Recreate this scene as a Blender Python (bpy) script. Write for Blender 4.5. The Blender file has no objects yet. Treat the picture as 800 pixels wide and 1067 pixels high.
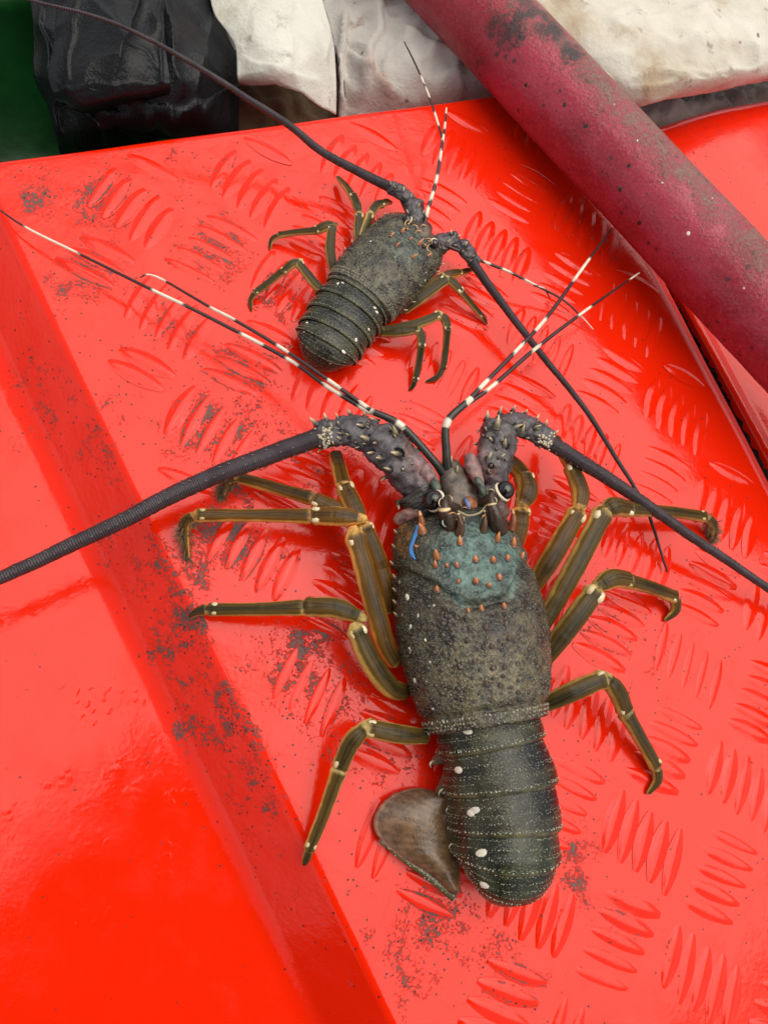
import bpy, bmesh, math, random
import numpy as np
from mathutils import Vector, Matrix
from mathutils.bvhtree import BVHTree

rng = np.random.default_rng(11)
random.seed(5)
scene = bpy.context.scene
col = scene.collection

# ------------------------------------------------------------------ camera
# solved from the moulded tread lattice of the deck: world z = deck normal, metres
FPX = 760.0
RM = np.array([[0.8918373585805912, 0.3804756165655139, 0.2446720888027202],
               [0.43971232797759024, -0.85614323660364, -0.27142554603863606],
               [0.10620355203345276, 0.3496527757889755, -0.9308403417979595]])
TV = np.array([-0.08717591760060314, -0.07987382891837587, 0.29697671383507035])
CP = -RM.T @ TV
cam_data = bpy.data.cameras.new('camera')
cam = bpy.data.objects.new('camera', cam_data)
col.objects.link(cam)
mw = Matrix.Identity(4)
for r in range(3):
    mw[r][0] = RM[0, r]; mw[r][1] = -RM[1, r]; mw[r][2] = -RM[2, r]; mw[r][3] = CP[r]
cam.matrix_world = mw
cam_data.sensor_fit = 'HORIZONTAL'
cam_data.sensor_width = 36.0
cam_data.lens = 36.0 * FPX / 800.0
cam_data.clip_start = 0.01
cam_data.clip_end = 50.0
scene.camera = cam

# ------------------------------------------------------------------ light
SUN_EL, SUN_AZ = 75.0, 60.0        # azimuth measured from world +x, degrees
world = bpy.data.worlds.new('World'); scene.world = world; world.use_nodes = True
wn = world.node_tree.nodes; wl = world.node_tree.links
bg = wn['Background']
sky = wn.new('ShaderNodeTexSky'); sky.sky_type = 'NISHITA'; sky.sun_disc = False
sky.sun_elevation = math.radians(SUN_EL)
sky.sun_rotation = math.radians(90.0 - SUN_AZ)
sky.air_density = 1.0; sky.dust_density = 1.5; sky.ozone_density = 1.0
hs = wn.new('ShaderNodeHueSaturation'); hs.inputs['Saturation'].default_value = 0.10   # overcast: grey sky
wl.new(sky.outputs[0], hs.inputs['Color']); wl.new(hs.outputs[0], bg.inputs['Color'])
bg.inputs['Strength'].default_value = 0.095
sun_d = bpy.data.lights.new('sun', 'SUN'); sun_d.energy = 1.5; sun_d.angle = math.radians(72); sun_d.color = (1, .93, .80)
sun = bpy.data.objects.new('sun', sun_d); col.objects.link(sun)
sd = Vector((math.cos(math.radians(SUN_AZ)) * math.cos(math.radians(SUN_EL)),
             math.sin(math.radians(SUN_AZ)) * math.cos(math.radians(SUN_EL)), math.sin(math.radians(SUN_EL))))
sun.rotation_euler = sd.to_track_quat('Z', 'Y').to_euler()
scene.view_settings.view_transform = 'Standard'
scene.view_settings.look = 'None'
scene.view_settings.gamma = 1.0
scene.view_settings.use_curve_mapping = False
scene.view_settings.exposure = 0.9

# ------------------------------------------------------------------ helpers
def W(x, y, z=0.0):
    d = RM.T @ np.array([(x - 400) / FPX, (y - 533.5) / FPX, 1.0])
    return CP + d * ((z - CP[2]) / d[2])
def proj(v):
    c = np.asarray(v) @ RM.T + TV
    return c[..., :2] / c[..., 2:3] * FPX + np.array([400, 533.5])
def mpp(p): return (RM @ np.asarray(p) + TV)[2] / FPX      # metres per photo pixel at a point
def nrmz(v):
    v = np.asarray(v, float); return v / (np.linalg.norm(v) + 1e-12)
def cr(P, n):
    """Catmull-Rom resample of control rows, by chord length"""
    P = np.asarray(P, float)
    if len(P) == 2:
        t = np.linspace(0, 1, n)[:, None]; return P[0] * (1 - t) + P[1] * t
    Q = np.vstack([2 * P[0] - P[1], P, 2 * P[-1] - P[-2]])
    k = len(P) - 1
    seg = np.linalg.norm(np.diff(P[:, :2], axis=0), axis=1) + 1e-9
    cum = np.r_[0, np.cumsum(seg)]
    out = []
    for s in np.linspace(0, cum[-1], n):
        i = min(np.searchsorted(cum, s, side='right') - 1, k - 1)
        t = (s - cum[i]) / seg[i]
        a, b, c, d = Q[i], Q[i + 1], Q[i + 2], Q[i + 3]
        out.append(.5 * (2 * b + (c - a) * t + (2 * a - 5 * b + 4 * c - d) * t * t + (3 * b - a - 3 * c + d) * t ** 3))
    return np.array(out)
def sstep(a, b, x):
    t = np.clip((np.asarray(x, float) - a) / (b - a), 0, 1); return t * t * (3 - 2 * t)
def bvh_of_early(o): return BVHTree.FromPolygons([v.co[:] for v in o.data.vertices], [list(p.vertices) for p in o.data.polygons])
def lerp(a, b, t): return a + (b - a) * t
def pix_path(ctrl, n):
    """ctrl rows (px, py, z_mm, r_px) -> world points, radii in metres"""
    C = cr(ctrl, n)
    P = np.array([W(c[0], c[1], c[2] * .001) for c in C])
    r = np.array([c[3] * mpp(p) for c, p in zip(C, P)])
    return P, r

class MB:
    def __init__(s): s.v = []; s.f = []; s.uv = []; s.c = []; s.n = 0
    def _push(s, verts, uv, c):
        k = len(verts); b = s.n
        s.v.append(np.asarray(verts, float).reshape(k, 3)); s.uv.append(np.broadcast_to(np.asarray(uv, float), (k, 2)))
        s.c.append(np.broadcast_to(np.asarray(c, float), (k, 3))); s.n += k
        return b
    def grid(s, G, closed=False, cap0=False, cap1=False, c=(1, 1, 1)):
        n, m = G.shape[:2]
        uu, vv = np.meshgrid(np.linspace(0, 1, n), np.arange(m) / (m if closed else m - 1), indexing='ij')
        cc = np.asarray(c, float)
        if cc.ndim == 3: cc = cc.reshape(-1, 3)
        b = s._push(G.reshape(-1, 3), np.stack([uu, vv], -1).reshape(-1, 2), cc)
        for i in range(n - 1):
            for j in range(m if closed else m - 1):
                j2 = (j + 1) % m
                s.f.append((b + i * m + j, b + i * m + j2, b + (i + 1) * m + j2, b + (i + 1) * m + j))
        for flag, i, u in ((cap0, 0, 0), (cap1, n - 1, 1)):
            if flag:
                ci = cc if cc.ndim == 1 else cc[i * m]
                k = s._push([G[i].mean(0)], (u, .5), ci)
                for j in range(m):
                    s.f.append((b + i * m + j, b + i * m + (j + 1) % m, k))
        return b
    def cone(s, base, d, r, h, c=(1, 1, 1), tip=None, k=7, bend=None, up=None):
        """spine: ring, mid ring, tip; colour runs to the tip colour"""
        d = nrmz(d); a = nrmz(np.cross(d, (0.3, .5, .8))); b_ = np.cross(d, a)
        tip = c if tip is None else tip
        base = np.asarray(base, float); bend = np.zeros(3) if bend is None else np.asarray(bend)
        c = np.asarray(c, float); tip = np.asarray(tip, float)
        rings = []
        for t, q in ((-.15, 1.05), (.12, .86), (.5, .5), (.85, .2)):
            for j in range(k):
                w = 2 * math.pi * j / k
                rings.append(base + d * h * t + bend * h * t * t + (a * math.cos(w) + b_ * math.sin(w)) * r * q)
        cols = np.vstack([np.repeat([lerp(c, tip, w)], k, 0) for w in (0, .05, .55, 1)] + [tip[None]])
        rings.append(base + d * h + bend * h)
        b = s._push(rings, (.5, .5), cols)
        for i in range(3):
            for j in range(k):
                j2 = (j + 1) % k
                s.f.append((b + i * k + j, b + i * k + j2, b + (i + 1) * k + j2, b + (i + 1) * k + j))
        for j in range(k): s.f.append((b + 3 * k + j, b + 3 * k + (j + 1) % k, b + 4 * k))
    def dome(s, p, nv, r, h, c, k=6, ax=None, asp=1.0):
        nv = nrmz(nv); a = nrmz(np.cross(nv, (0.3, .5, .8))) if ax is None else nrmz(np.asarray(ax) - nv * np.dot(ax, nv))
        b_ = np.cross(nv, a); V = []
        for t, q in ((-.25, 1.0), (.55, .75)):
            for j in range(k):
                w = 2 * math.pi * j / k
                V.append(p + nv * h * t + (a * math.cos(w) * asp + b_ * math.sin(w)) * r * q)
        V.append(p + nv * h)
        b = s._push(V, (.5, .5), c)
        for j in range(k):
            j2 = (j + 1) % k
            s.f.append((b + j, b + j2, b + k + j2, b + k + j)); s.f.append((b + k + j, b + k + j2, b + 2 * k))
    def build(s, name, m, parent=None, smooth=True, recalc=True):
        me = bpy.data.meshes.new(name)
        V = np.vstack(s.v)
        me.from_pydata(V.tolist(), [], s.f)
        a = me.attributes.new('uvp', 'FLOAT_VECTOR', 'POINT')
        a.data.foreach_set('vector', np.c_[np.vstack(s.uv), np.zeros(len(V))].astype(np.float32).ravel())
        a = me.attributes.new('tint', 'FLOAT_COLOR', 'POINT')
        a.data.foreach_set('color', np.c_[np.vstack(s.c), np.ones(len(V))].astype(np.float32).ravel())
        if recalc:
            bm = bmesh.new(); bm.from_mesh(me); bmesh.ops.recalc_face_normals(bm, faces=bm.faces); bm.to_mesh(me); bm.free()
        if smooth: me.polygons.foreach_set('use_smooth', [True] * len(me.polygons))
        me.materials.append(m)
        o = bpy.data.objects.new(name, me); col.objects.link(o)
        if parent is not None: adopt(o, parent)
        return o

def adopt(o, parent):
    o.parent = parent
    m = Matrix.Identity(4); q = parent
    while q is not None:
        m = q.matrix_basis.inverted() @ m if q.parent is None else m
        q = q.parent
    o.matrix_parent_inverse = m if parent.parent is None else Matrix.Identity(4)
def tag(o, label=None, cat=None, group=None, kind=None):
    if label: o['label'] = label
    if cat: o['category'] = cat
    if group: o['group'] = group
    if kind: o['kind'] = kind
    return o
def empty(name, loc):
    o = bpy.data.objects.new(name, None); col.objects.link(o); o.location = Vector(loc)
    o.empty_display_size = .02
    return o

def tube(P, r, ns=16, flat=1.0, up=(0, 0, 1)):
    P = np.asarray(P, float); n = len(P)
    r = np.broadcast_to(np.asarray(r, float), (n,))
    flat = np.broadcast_to(np.asarray(flat, float), (n,))
    t = np.gradient(P, axis=0); t /= np.linalg.norm(t, axis=1)[:, None] + 1e-12
    nv = np.asarray(up, float) - t[0] * np.dot(up, t[0]); nv = nrmz(nv)
    a = np.linspace(0, 2 * math.pi, ns, endpoint=False)
    G = np.zeros((n, ns, 3))
    for i in range(n):
        nv = nrmz(nv - t[i] * np.dot(nv, t[i])); sv = np.cross(t[i], nv)
        G[i] = P[i] + np.outer(np.sin(a), sv) * r[i] + np.outer(-np.cos(a), nv) * r[i] * flat[i]
    return G

# ------------------------------------------------------------------ materials
class NT:
    def __init__(s, name):
        s.m = bpy.data.materials.new(name); s.m.use_nodes = True
        s.t = s.m.node_tree; s.b = s.t.nodes['Principled BSDF']
    def n(s, typ, ins=None, **kw):
        nd = s.t.nodes.new(typ)
        for k, v in kw.items(): setattr(nd, k, v)
        for k, v in (ins or {}).items(): s.set(nd.inputs[k], v)
        return nd
    def set(s, sock, v):
        if isinstance(v, bpy.types.NodeSocket): s.t.links.new(v, sock)
        elif isinstance(v, bpy.types.Node): s.t.links.new(v.outputs[0], sock)
        elif isinstance(v, tuple) and len(v) == 3 and sock.type == 'RGBA': sock.default_value = (*v, 1)
        else: sock.default_value = v
    def math(s, op, a, b=None, clamp=False):
        nd = s.n('ShaderNodeMath', operation=op, use_clamp=clamp); s.set(nd.inputs[0], a)
        if b is not None: s.set(nd.inputs[1], b)
        return nd.outputs[0]
    def ss(s, x, lo, hi, a=0.0, b=1.0):
        nd = s.n('ShaderNodeMapRange', interpolation_type='SMOOTHSTEP')
        for i, v in enumerate((x, lo, hi, a, b)): s.set(nd.inputs[i], v)
        return nd.outputs[0]
    def mix(s, f, a, b, mode='MIX'):
        nd = s.n('ShaderNodeMix', data_type='RGBA', blend_type=mode); s.set(nd.inputs[0], f); s.set(nd.inputs[6], a); s.set(nd.inputs[7], b)
        return nd.outputs[2]
    def noise(s, vec, scale, detail=3.0, rough=.55, dist=0.0):
        return s.n('ShaderNodeTexNoise', {'Vector': vec, 'Scale': scale, 'Detail': detail, 'Roughness': rough, 'Distortion': dist}).outputs[0]
    def voro(s, vec, scale, feature='F1', out='Distance'):
        return s.n('ShaderNodeTexVoronoi', {'Vector': vec, 'Scale': scale}, feature=feature).outputs[out]
    def attr(s, name, out='Color', typ='GEOMETRY'):
        return s.n('ShaderNodeAttribute', attribute_name=name, attribute_type=typ).outputs[out]
    def pos(s): return s.n('ShaderNodeNewGeometry').outputs['Position']
    def bump(s, h, strength, dist, prev=None):
        i = {'Height': h, 'Strength': strength, 'Distance': dist}
        if prev is not None: i['Normal'] = prev
        return s.n('ShaderNodeBump', i).outputs[0]
    def out(s, color, rough, normal=None, spec=.5, **kw):
        s.set(s.b.inputs['Base Color'], color); s.set(s.b.inputs['Roughness'], rough); s.set(s.b.inputs['Specular IOR Level'], spec)
        if normal is not None: s.set(s.b.inputs['Normal'], normal)
        for k, v in kw.items(): s.set(s.b.inputs[k.replace('_', ' ')], v)
        return s.m

def m_red():
    k = NT('red_gelcoat'); p = k.pos()
    sx = k.n('ShaderNodeSeparateXYZ', {0: p})
    dirt = k.math('ADD', k.attr('tint', 'Fac'), 0.0)
    tc = k.n('ShaderNodeSeparateColor', {0: k.attr('tint')})
    dA, edge, drops = tc.outputs[0], tc.outputs[1], tc.outputs[2]     # grime level, bar edge, spray droplets
    grime = k.attr('grime', 'Fac', 'OBJECT')
    lvl = k.math('ADD', dA, k.math('MULTIPLY', edge, k.math('MULTIPLY', grime, 1.25)))
    base = k.mix(k.noise(p, 14, 4), (.82, .0165, .0014), (.70, .0135, .0012))
    # muddy speckle
    n1 = k.noise(p, 900, 5, .72); n2 = k.noise(p, 120, 6, .7)
    sig = k.math('ADD', k.math('MULTIPLY', n1, .48), k.math('MULTIPLY', n2, .52))
    thr = k.math('SUBTRACT', .655, k.math('MULTIPLY', lvl, .195))
    mud = k.ss(sig, thr, k.math('ADD', thr, .06))
    mudc = k.mix(k.noise(p, 900, 2), (.040, .020, .017), (.17, .10, .088))
    v1 = k.n('ShaderNodeTexVoronoi', {'Vector': p, 'Scale': 520.0, 'Randomness': 1.0})
    rnd = k.n('ShaderNodeSeparateColor', {0: v1.outputs['Color']}).outputs[0]
    keep = k.ss(rnd, k.math('SUBTRACT', .96, k.math('MULTIPLY', lvl, .35)), k.math('SUBTRACT', 1.0, k.math('MULTIPLY', lvl, .35)))
    speck = k.math('MULTIPLY', k.ss(v1.outputs['Distance'], .30, .14), keep)
    c1 = k.mix(mud, base, mudc); c2 = k.mix(speck, c1, (.05, .012, .012))
    d = k.math('MAXIMUM', mud, speck)
    # fine scratches
    st = k.n('ShaderNodeMapping', {'Vector': p, 'Rotation': (0, 0, math.radians(32)), 'Scale': (1, .03, 1)}).outputs[0]
    scr = k.math('MULTIPLY', k.ss(k.noise(st, 900, 2), .66, .72), k.ss(lvl, .1, .6))
    c3 = k.mix(k.math('MULTIPLY', scr, .35), c2, (.30, .01, .01))
    # droplets of spray
    vd = k.voro(p, 330.0, 'SMOOTH_F1'); dm = k.ss(k.noise(p, 60, 3), .50, .62)
    drop = k.math('MULTIPLY', k.math('MULTIPLY', k.ss(vd, .46, .2), dm), drops)
    h = k.bump(k.noise(p, 36, 2), .30, .0016)
    h = k.bump(k.noise(p, 500, 4), .14, .0005, h)
    h = k.bump(drop, .18, .0005, h)
    h = k.bump(mud, .5, .0006, h)
    ro = k.math('ADD', k.math('ADD', k.ss(k.noise(p, 90, 5), .35, .75, .08, .20), k.ss(k.noise(p, 22, 4), .45, .7, 0.0, .10)), k.math('MULTIPLY', d, .35))
    return k.out(c3, ro, h, .33)
def m_shell(name, gran=1.0, dark=1.0):
    k = NT(name); p = k.pos(); t = k.attr('tint')
    s = gran
    v = k.n('ShaderNodeTexVoronoi', {'Vector': p, 'Scale': 620.0 * s}).outputs['Distance']
    n1 = k.noise(p, 170 * s, 5, .65); n2 = k.noise(p, 1100 * s, 3, .6)
    c = k.mix(k.ss(n1, .35, .68), k.mix(1.0, t, (.24, .24, .25), 'MULTIPLY'), k.mix(1.0, t, (1.45, 1.38, 1.2), 'MULTIPLY'))
    c = k.mix(k.math('MULTIPLY', k.ss(v, .42, .16), k.ss(n1, .3, .7, .75, .15)), c, (.014, .013, .012))
    c = k.mix(k.math('MULTIPLY', k.ss(n2, .60, .74), .35), c, (.26, .235, .16))
    h = k.bump(v, .9, .0007 / s); h = k.bump(n2, .6, .0004 / s, h); h = k.bump(n1, .5, .001 / s, h)
    return k.out(c, k.ss(n2, .3, .7, .14, .34), h, .34, Coat_Weight=.18, Coat_Roughness=.12)
def m_tail():
    k = NT('tail_shell'); p = k.pos(); t = k.attr('tint')
    n1 = k.noise(p, 150, 4, .6); n2 = k.noise(p, 900, 3, .6); v = k.voro(p, 1150.0)
    c = k.mix(k.ss(n1, .3, .7), k.mix(1.0, t, (.22, .22, .24), 'MULTIPLY'), k.mix(1.0, t, (1.05, 1.02, .85), 'MULTIPLY'))
    c = k.mix(k.math('MULTIPLY', k.ss(v, .28, .12), .55), c, (.24, .25, .18))
    h = k.bump(v, .35, .0003); h = k.bump(n2, .3, .0002, h)
    return k.out(c, k.ss(n2, .3, .7, .16, .34), h, .32)
def m_chitin(name, rough=.3, var=.35, bs=.3, coat=0.0, scale=1.0):
    k = NT(name); p = k.pos(); t = k.attr('tint')
    n1 = k.noise(p, 260 * scale, 4, .6); n2 = k.noise(p, 1400 * scale, 3)
    c = k.mix(k.ss(n1, .3, .7), k.mix(var, t, k.mix(1.0, t, (.25, .25, .25), 'MULTIPLY')), k.mix(var, t, k.mix(1.0, t, (1.9, 1.8, 1.7), 'MULTIPLY')))
    h = k.bump(n2, bs, .0004); h = k.bump(n1, bs, .0008, h)
    return k.out(c, k.ss(n2, .3, .7, rough * .8, rough * 1.25), h, .5)
def m_leg():
    k = NT('leg_shell'); p = k.pos()
    uv = k.n('ShaderNodeSeparateXYZ', {0: k.attr('uvp', 'Vector')}); u, v = uv.outputs[0], uv.outputs[1]
    t = k.attr('tint')
    d = k.math('ABSOLUTE', k.math('SUBTRACT', v, .5))                 # 0 on top .. .5 below
    wob = k.math('ADD', d, k.math('MULTIPLY', k.math('SUBTRACT', k.noise(p, 70, 4), .5), .13))
    n1 = k.noise(p, 200, 5, .65); n3 = k.noise(p, 1300, 3); n0 = k.noise(p, 45, 3)
    st = k.n('ShaderNodeCombineXYZ', {0: k.math('MULTIPLY', u, 1.2), 1: k.math('MULTIPLY', v, 26.0)}).outputs[0]
    fib = k.noise(st, 1.0, 4, .6)                                     # streaks along the leg
    dark = k.mix(fib, (.009, .008, .004), (.046, .039, .020))
    mid = k.mix(fib, (.040, .024, .006), (.120, .078, .022))
    gold = k.mix(n1, (.18, .095, .014), (.78, .56, .20))  # golden sides, lightened to paint in the wet highlights along the edges
    under = k.mix(n1, (.050, .024, .005), (.16, .085, .020))
    blot = k.ss(n0, .36, .64)
    c = k.mix(k.ss(wob, .02, .13), k.mix(k.math('MULTIPLY', blot, .75), dark, mid), mid)
    c = k.mix(k.math('MULTIPLY', k.ss(wob, .12, .19), k.ss(n0, .25, .6, .45, 1.0)), c, gold)
    c = k.mix(k.ss(wob, .26, .33), c, under)
    c = k.mix(k.math('MULTIPLY', k.ss(k.math('ABSOLUTE', k.math('SUBTRACT', wob, .025)), .018, .006), .55), c, (.012, .010, .007))
    ends = k.math('MAXIMUM', k.ss(u, .06, .0), k.ss(u, .93, 1.0))  # cream joint ends, with the joint highlights painted into the colour
    c = k.mix(k.math('MULTIPLY', ends, k.ss(n1, .36, .62, .05, .9)), c, (.58, .45, .20))
    c = k.mix(1.0, c, t, 'MULTIPLY')
    h = k.bump(n3, .2, .0002); h = k.bump(fib, .35, .0005, h); h = k.bump(n1, .25, .0006, h)
    return k.out(c, k.ss(n1, .3, .7, .10, .22), h, .17)
def m_flagellum():
    k = NT('antenna_shell'); p = k.pos()
    uv = k.n('ShaderNodeSeparateXYZ', {0: k.attr('uvp', 'Vector')}); u, v = uv.outputs[0], uv.outputs[1]
    rings = k.math('SINE', k.math('MULTIPLY', k.math('POWER', u, .8), 1500.0))
    d = k.math('ABSOLUTE', k.math('SUBTRACT', v, .5))
    n1 = k.noise(p, 160, 4); n2 = k.noise(p, 900, 3)
    c = k.mix(n1, (.014, .010, .013), (.060, .045, .055))
    c = k.mix(k.math('MULTIPLY', k.ss(d, .10, .22), .85), c, k.mix(n2, (.024, .012, .009), (.075, .040, .027)))
    c = k.mix(k.math('MULTIPLY', k.ss(k.math('ABSOLUTE', k.math('SUBTRACT', d, .10)), .03, .008), .35), c, (.010, .008, .010))
    c = k.mix(k.math('MULTIPLY', k.ss(rings, .0, 1.0), k.ss(n1, .35, .65, .12, .5)), c, (.11, .085, .095))
    h = k.bump(rings, .42, .0003); h = k.bump(n2, .3, .0003, h)
    return k.out(c, k.ss(n2, .3, .7, .3, .5), h, .3)
def m_eye():
    k = NT('eye_black'); return k.out((.006, .004, .004), .06, None, .7)
def m_pole():
    k = NT('pink_rubber'); p = k.pos()
    uv = k.n('ShaderNodeSeparateXYZ', {0: k.attr('uvp', 'Vector')})
    n0 = k.noise(p, 28, 5, .65); n1 = k.noise(p, 110, 6, .7); n2 = k.noise(p, 700, 4, .6)
    base = k.mix(k.ss(n0, .35, .68), (.25, .010, .022), (.37, .028, .060))
    base = k.mix(k.math('MULTIPLY', k.ss(n2, .45, .7), .28), base, (.44, .10, .12))
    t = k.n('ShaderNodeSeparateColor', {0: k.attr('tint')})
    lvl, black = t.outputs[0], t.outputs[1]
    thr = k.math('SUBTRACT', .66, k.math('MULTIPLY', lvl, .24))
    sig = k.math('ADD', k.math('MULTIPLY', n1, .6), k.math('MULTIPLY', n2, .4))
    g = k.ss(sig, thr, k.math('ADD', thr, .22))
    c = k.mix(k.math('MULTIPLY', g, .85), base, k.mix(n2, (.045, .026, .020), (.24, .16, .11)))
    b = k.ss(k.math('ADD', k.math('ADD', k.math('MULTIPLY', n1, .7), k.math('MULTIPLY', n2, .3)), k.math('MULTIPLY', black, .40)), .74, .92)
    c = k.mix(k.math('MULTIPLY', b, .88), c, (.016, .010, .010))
    v1 = k.n('ShaderNodeTexVoronoi', {'Vector': p, 'Scale': 240.0})
    rnd = k.n('ShaderNodeSeparateColor', {0: v1.outputs['Color']}).outputs[0]
    sp = k.math('MULTIPLY', k.ss(v1.outputs['Distance'], .38, .16), k.ss(rnd, .80, .9))
    c = k.mix(k.math('MULTIPLY', sp, .8), c, (.05, .018, .02))
    v2 = k.n('ShaderNodeTexVoronoi', {'Vector': p, 'Scale': 620.0})
    rn2 = k.n('ShaderNodeSeparateColor', {0: v2.outputs['Color']}).outputs[0]
    c = k.mix(k.math('MULTIPLY', k.math('MULTIPLY', k.ss(v2.outputs['Distance'], .42, .2), k.ss(rn2, .62, .8)), .6), c, (.07, .02, .025))
    h = k.bump(n2, .5, .0006); h = k.bump(g, .4, .0008, h); h = k.bump(n0, .3, .003, h)
    return k.out(c, k.ss(n1, .3, .7, .22, .50), h, .45)
def m_cloth(name, c0, c1, stain, rough=.7, spec=.3, st=.5, weave=0.0):
    k = NT(name); p = k.pos()
    n0 = k.noise(p, 16, 6, .62, .4); n1 = k.noise(p, 90, 5, .65); n2 = k.noise(p, 900, 3)
    c = k.mix(k.ss(n0, .3, .7), c0, c1)
    c = k.mix(k.math('MULTIPLY', k.ss(n0, .52, .70), st), c, stain)
    c = k.mix(k.math('MULTIPLY', k.ss(n1, .58, .74), st), c, tuple(x * .55 for x in stain))
    v1 = k.n('ShaderNodeTexVoronoi', {'Vector': p, 'Scale': 130.0})
    rnd = k.n('ShaderNodeSeparateColor', {0: v1.outputs['Color']}).outputs[0]
    sp = k.math('MULTIPLY', k.ss(v1.outputs['Distance'], .22, .10), k.ss(rnd, .88, .92))
    c = k.mix(k.math('MULTIPLY', sp, st), c, tuple(x * .25 for x in stain))
    h = k.bump(n2, .35, .0006); h = k.bump(n1, .45, .003, h)
    return k.out(c, rough, h, spec)
def m_plain(name, c, rough=.4, spec=.5):
    k = NT(name); p = k.pos(); n = k.noise(p, 60, 5)
    cc = k.mix(k.ss(n, .3, .7), tuple(x * .7 for x in c), tuple(min(1, x * 1.25) for x in c))
    return k.out(cc, rough, k.bump(n, .2, .002), spec)

RED = m_red(); SHELL = m_shell('carapace_shell'); SHELL_S = m_shell('small_carapace_shell', 1.5)
TAIL = m_tail(); CHITIN = m_chitin('chitin'); BAND = m_chitin('banded_chitin', .32, .15, .15)
PED = m_chitin('antenna_base_shell', .34, .75, .55); LEG = m_leg(); FLAG = m_flagellum(); EYE = m_eye()
GRAN = m_chitin('pale_granules', .22, .1, .05); FAN = m_chitin('tail_fan_shell', .22, .5, .3)
POLE = m_pole()

# ------------------------------------------------------------------ the deck
P_LAT = .037
def line_pt(a, b, t): return a + (b - a) * t
S0, S1 = W(11, 245)[:2], W(400, 1052)[:2]              # upper edge of the bevel strip
eS = nrmz(S1 - S0)
T0, T1 = W(0, 166)[:2], W(510, 98)[:2]; eT = nrmz(T1 - T0)
G0, G1 = W(694, 298, -.008)[:2], W(803, 508, -.008)[:2]; eR = nrmz(G1 - G0)
def isect(p, d, q, e):
    A = np.array([d, -e]).T; s = np.linalg.solve(A, q - p); return p + d * s[0]
cS = isect(S0, eS, T0, eT)                             # deck corner on the strip side
cR = isect(G0 - eT * .010, eR, T0, eT)
eN = nrmz(np.array([eT[1], -eT[0]]))                   # away from the top edge, towards the camera side
# grime blobs: photo pixel, radius px, level
BLOBS = [(40, 205, 28, .8), (100, 215, 45, .7), (190, 180, 60, .35), (225, 260, 45, .75), (95, 290, 40, .65), (60, 300, 30, .6),
         (175, 340, 45, .5), (215, 445, 50, .75), (255, 385, 45, .65), (120, 420, 30, .5), (270, 440, 40, .6), (330, 480, 50, .45),
         (230, 560, 45, .95), (200, 600, 30, .8), (280, 560, 40, .55), (310, 690, 55, .75), (330, 660, 35, .7), (380, 570, 40, .5),
         (250, 500, 50, .6), (345, 320, 40, .55), (290, 310, 40, .65), (330, 250, 50, .4), (390, 790, 60, .5), (420, 850, 40, .3),
         (455, 960, 70, .6), (420, 1000, 60, .55), (520, 1000, 50, .5), (600, 885, 30, .75), (600, 915, 20, .8), (603, 945, 22, .6),
         (540, 1030, 50, .45), (640, 965, 50, .3), (700, 690, 60, .35), (640, 640, 50, .45), (620, 780, 50, .3), (470, 300, 60, .2),
         (640, 560, 40, .3), (330, 760, 50, .5), (360, 720, 40, .6), (480, 400, 70, .15), (700, 1000, 120, .10), (760, 650, 70, .15),
         (545, 130, 30, .3), (600, 210, 25, .4), (640, 260, 20, .5), (420, 470, 50, .35), (610, 590, 40, .35)]
STRIPB = [(20, 330, 40, .5), (60, 420, 45, .6), (100, 470, 40, .7), (130, 560, 40, .6), (165, 590, 45, .75), (200, 640, 50, .9),
          (175, 680, 40, .8), (210, 720, 40, .95), (240, 760, 50, .9), (190, 775, 30, .8), (255, 810, 45, .8), (275, 850, 40, .6),
          (300, 910, 35, .55), (320, 930, 30, .6), (340, 1000, 40, .3), (150, 640, 30, .4), (20, 390, 30, .6), (30, 440, 25, .5), (15, 430, 40, .3)]
def grime_at(p3, strip=False):
    q = proj(p3); L = np.zeros(q.shape[:-1])
    for x, y, r, l in (STRIPB if strip else BLOBS):
        L = np.maximum(L, l * np.exp(-((q[..., 0] - x) ** 2 + (q[..., 1] - y) ** 2) / (r * r)))
    return L

def fillet(pts, n=6):
    """round the inner corners of a profile polyline"""
    out = [np.array(pts[0])]
    for i in range(1, len(pts) - 1):
        a, b, c = map(np.array, (pts[i - 1][:2], pts[i][:2], pts[i + 1][:2])); r = pts[i][2]
        p, q = b + nrmz(a - b) * r, b + nrmz(c - b) * r
        for t in np.linspace(0, 1, n): out.append((1 - t) ** 2 * p + 2 * t * (1 - t) * b + t * t * q)
    out.append(np.array(pts[-1][:2])); out[0] = out[0][:2]
    return np.array(out)
left_prof = fillet([(-.004, 0, 0), (.0, 0, .0022), (.0228, -.0235, .0060), (.045, -.0245, .008), (.12, -.0262, .02), (.3, -.040, 0)], 10)
right_prof = fillet([(-.016, 0, 0), (-.0145, 0, 0), (-.0115, 0, .0025), (-.0034, -.0042, .0020), (-.0022, -.020, .002), (-.0021, -.05, 0)], 6)
top_prof = fillet([(0, 0, 0), (.001, 0, 0), (.0045, 0, .0034), (.006, -.05, 0)], 8)      # distance beyond the top edge, z
QL = .56
qs = np.r_[(-top_prof[::-1, 0] + .0045), np.linspace(.006, .46, 150), np.linspace(.47, QL, 8), QL + .004, QL + .006]
qz = np.r_[top_prof[::-1, 1], np.zeros(158), -.004, -.08]
ps_plate = np.linspace(0, 1, 70)
rows = []; tint = []
Lbase = cS + eT * 0
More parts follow.
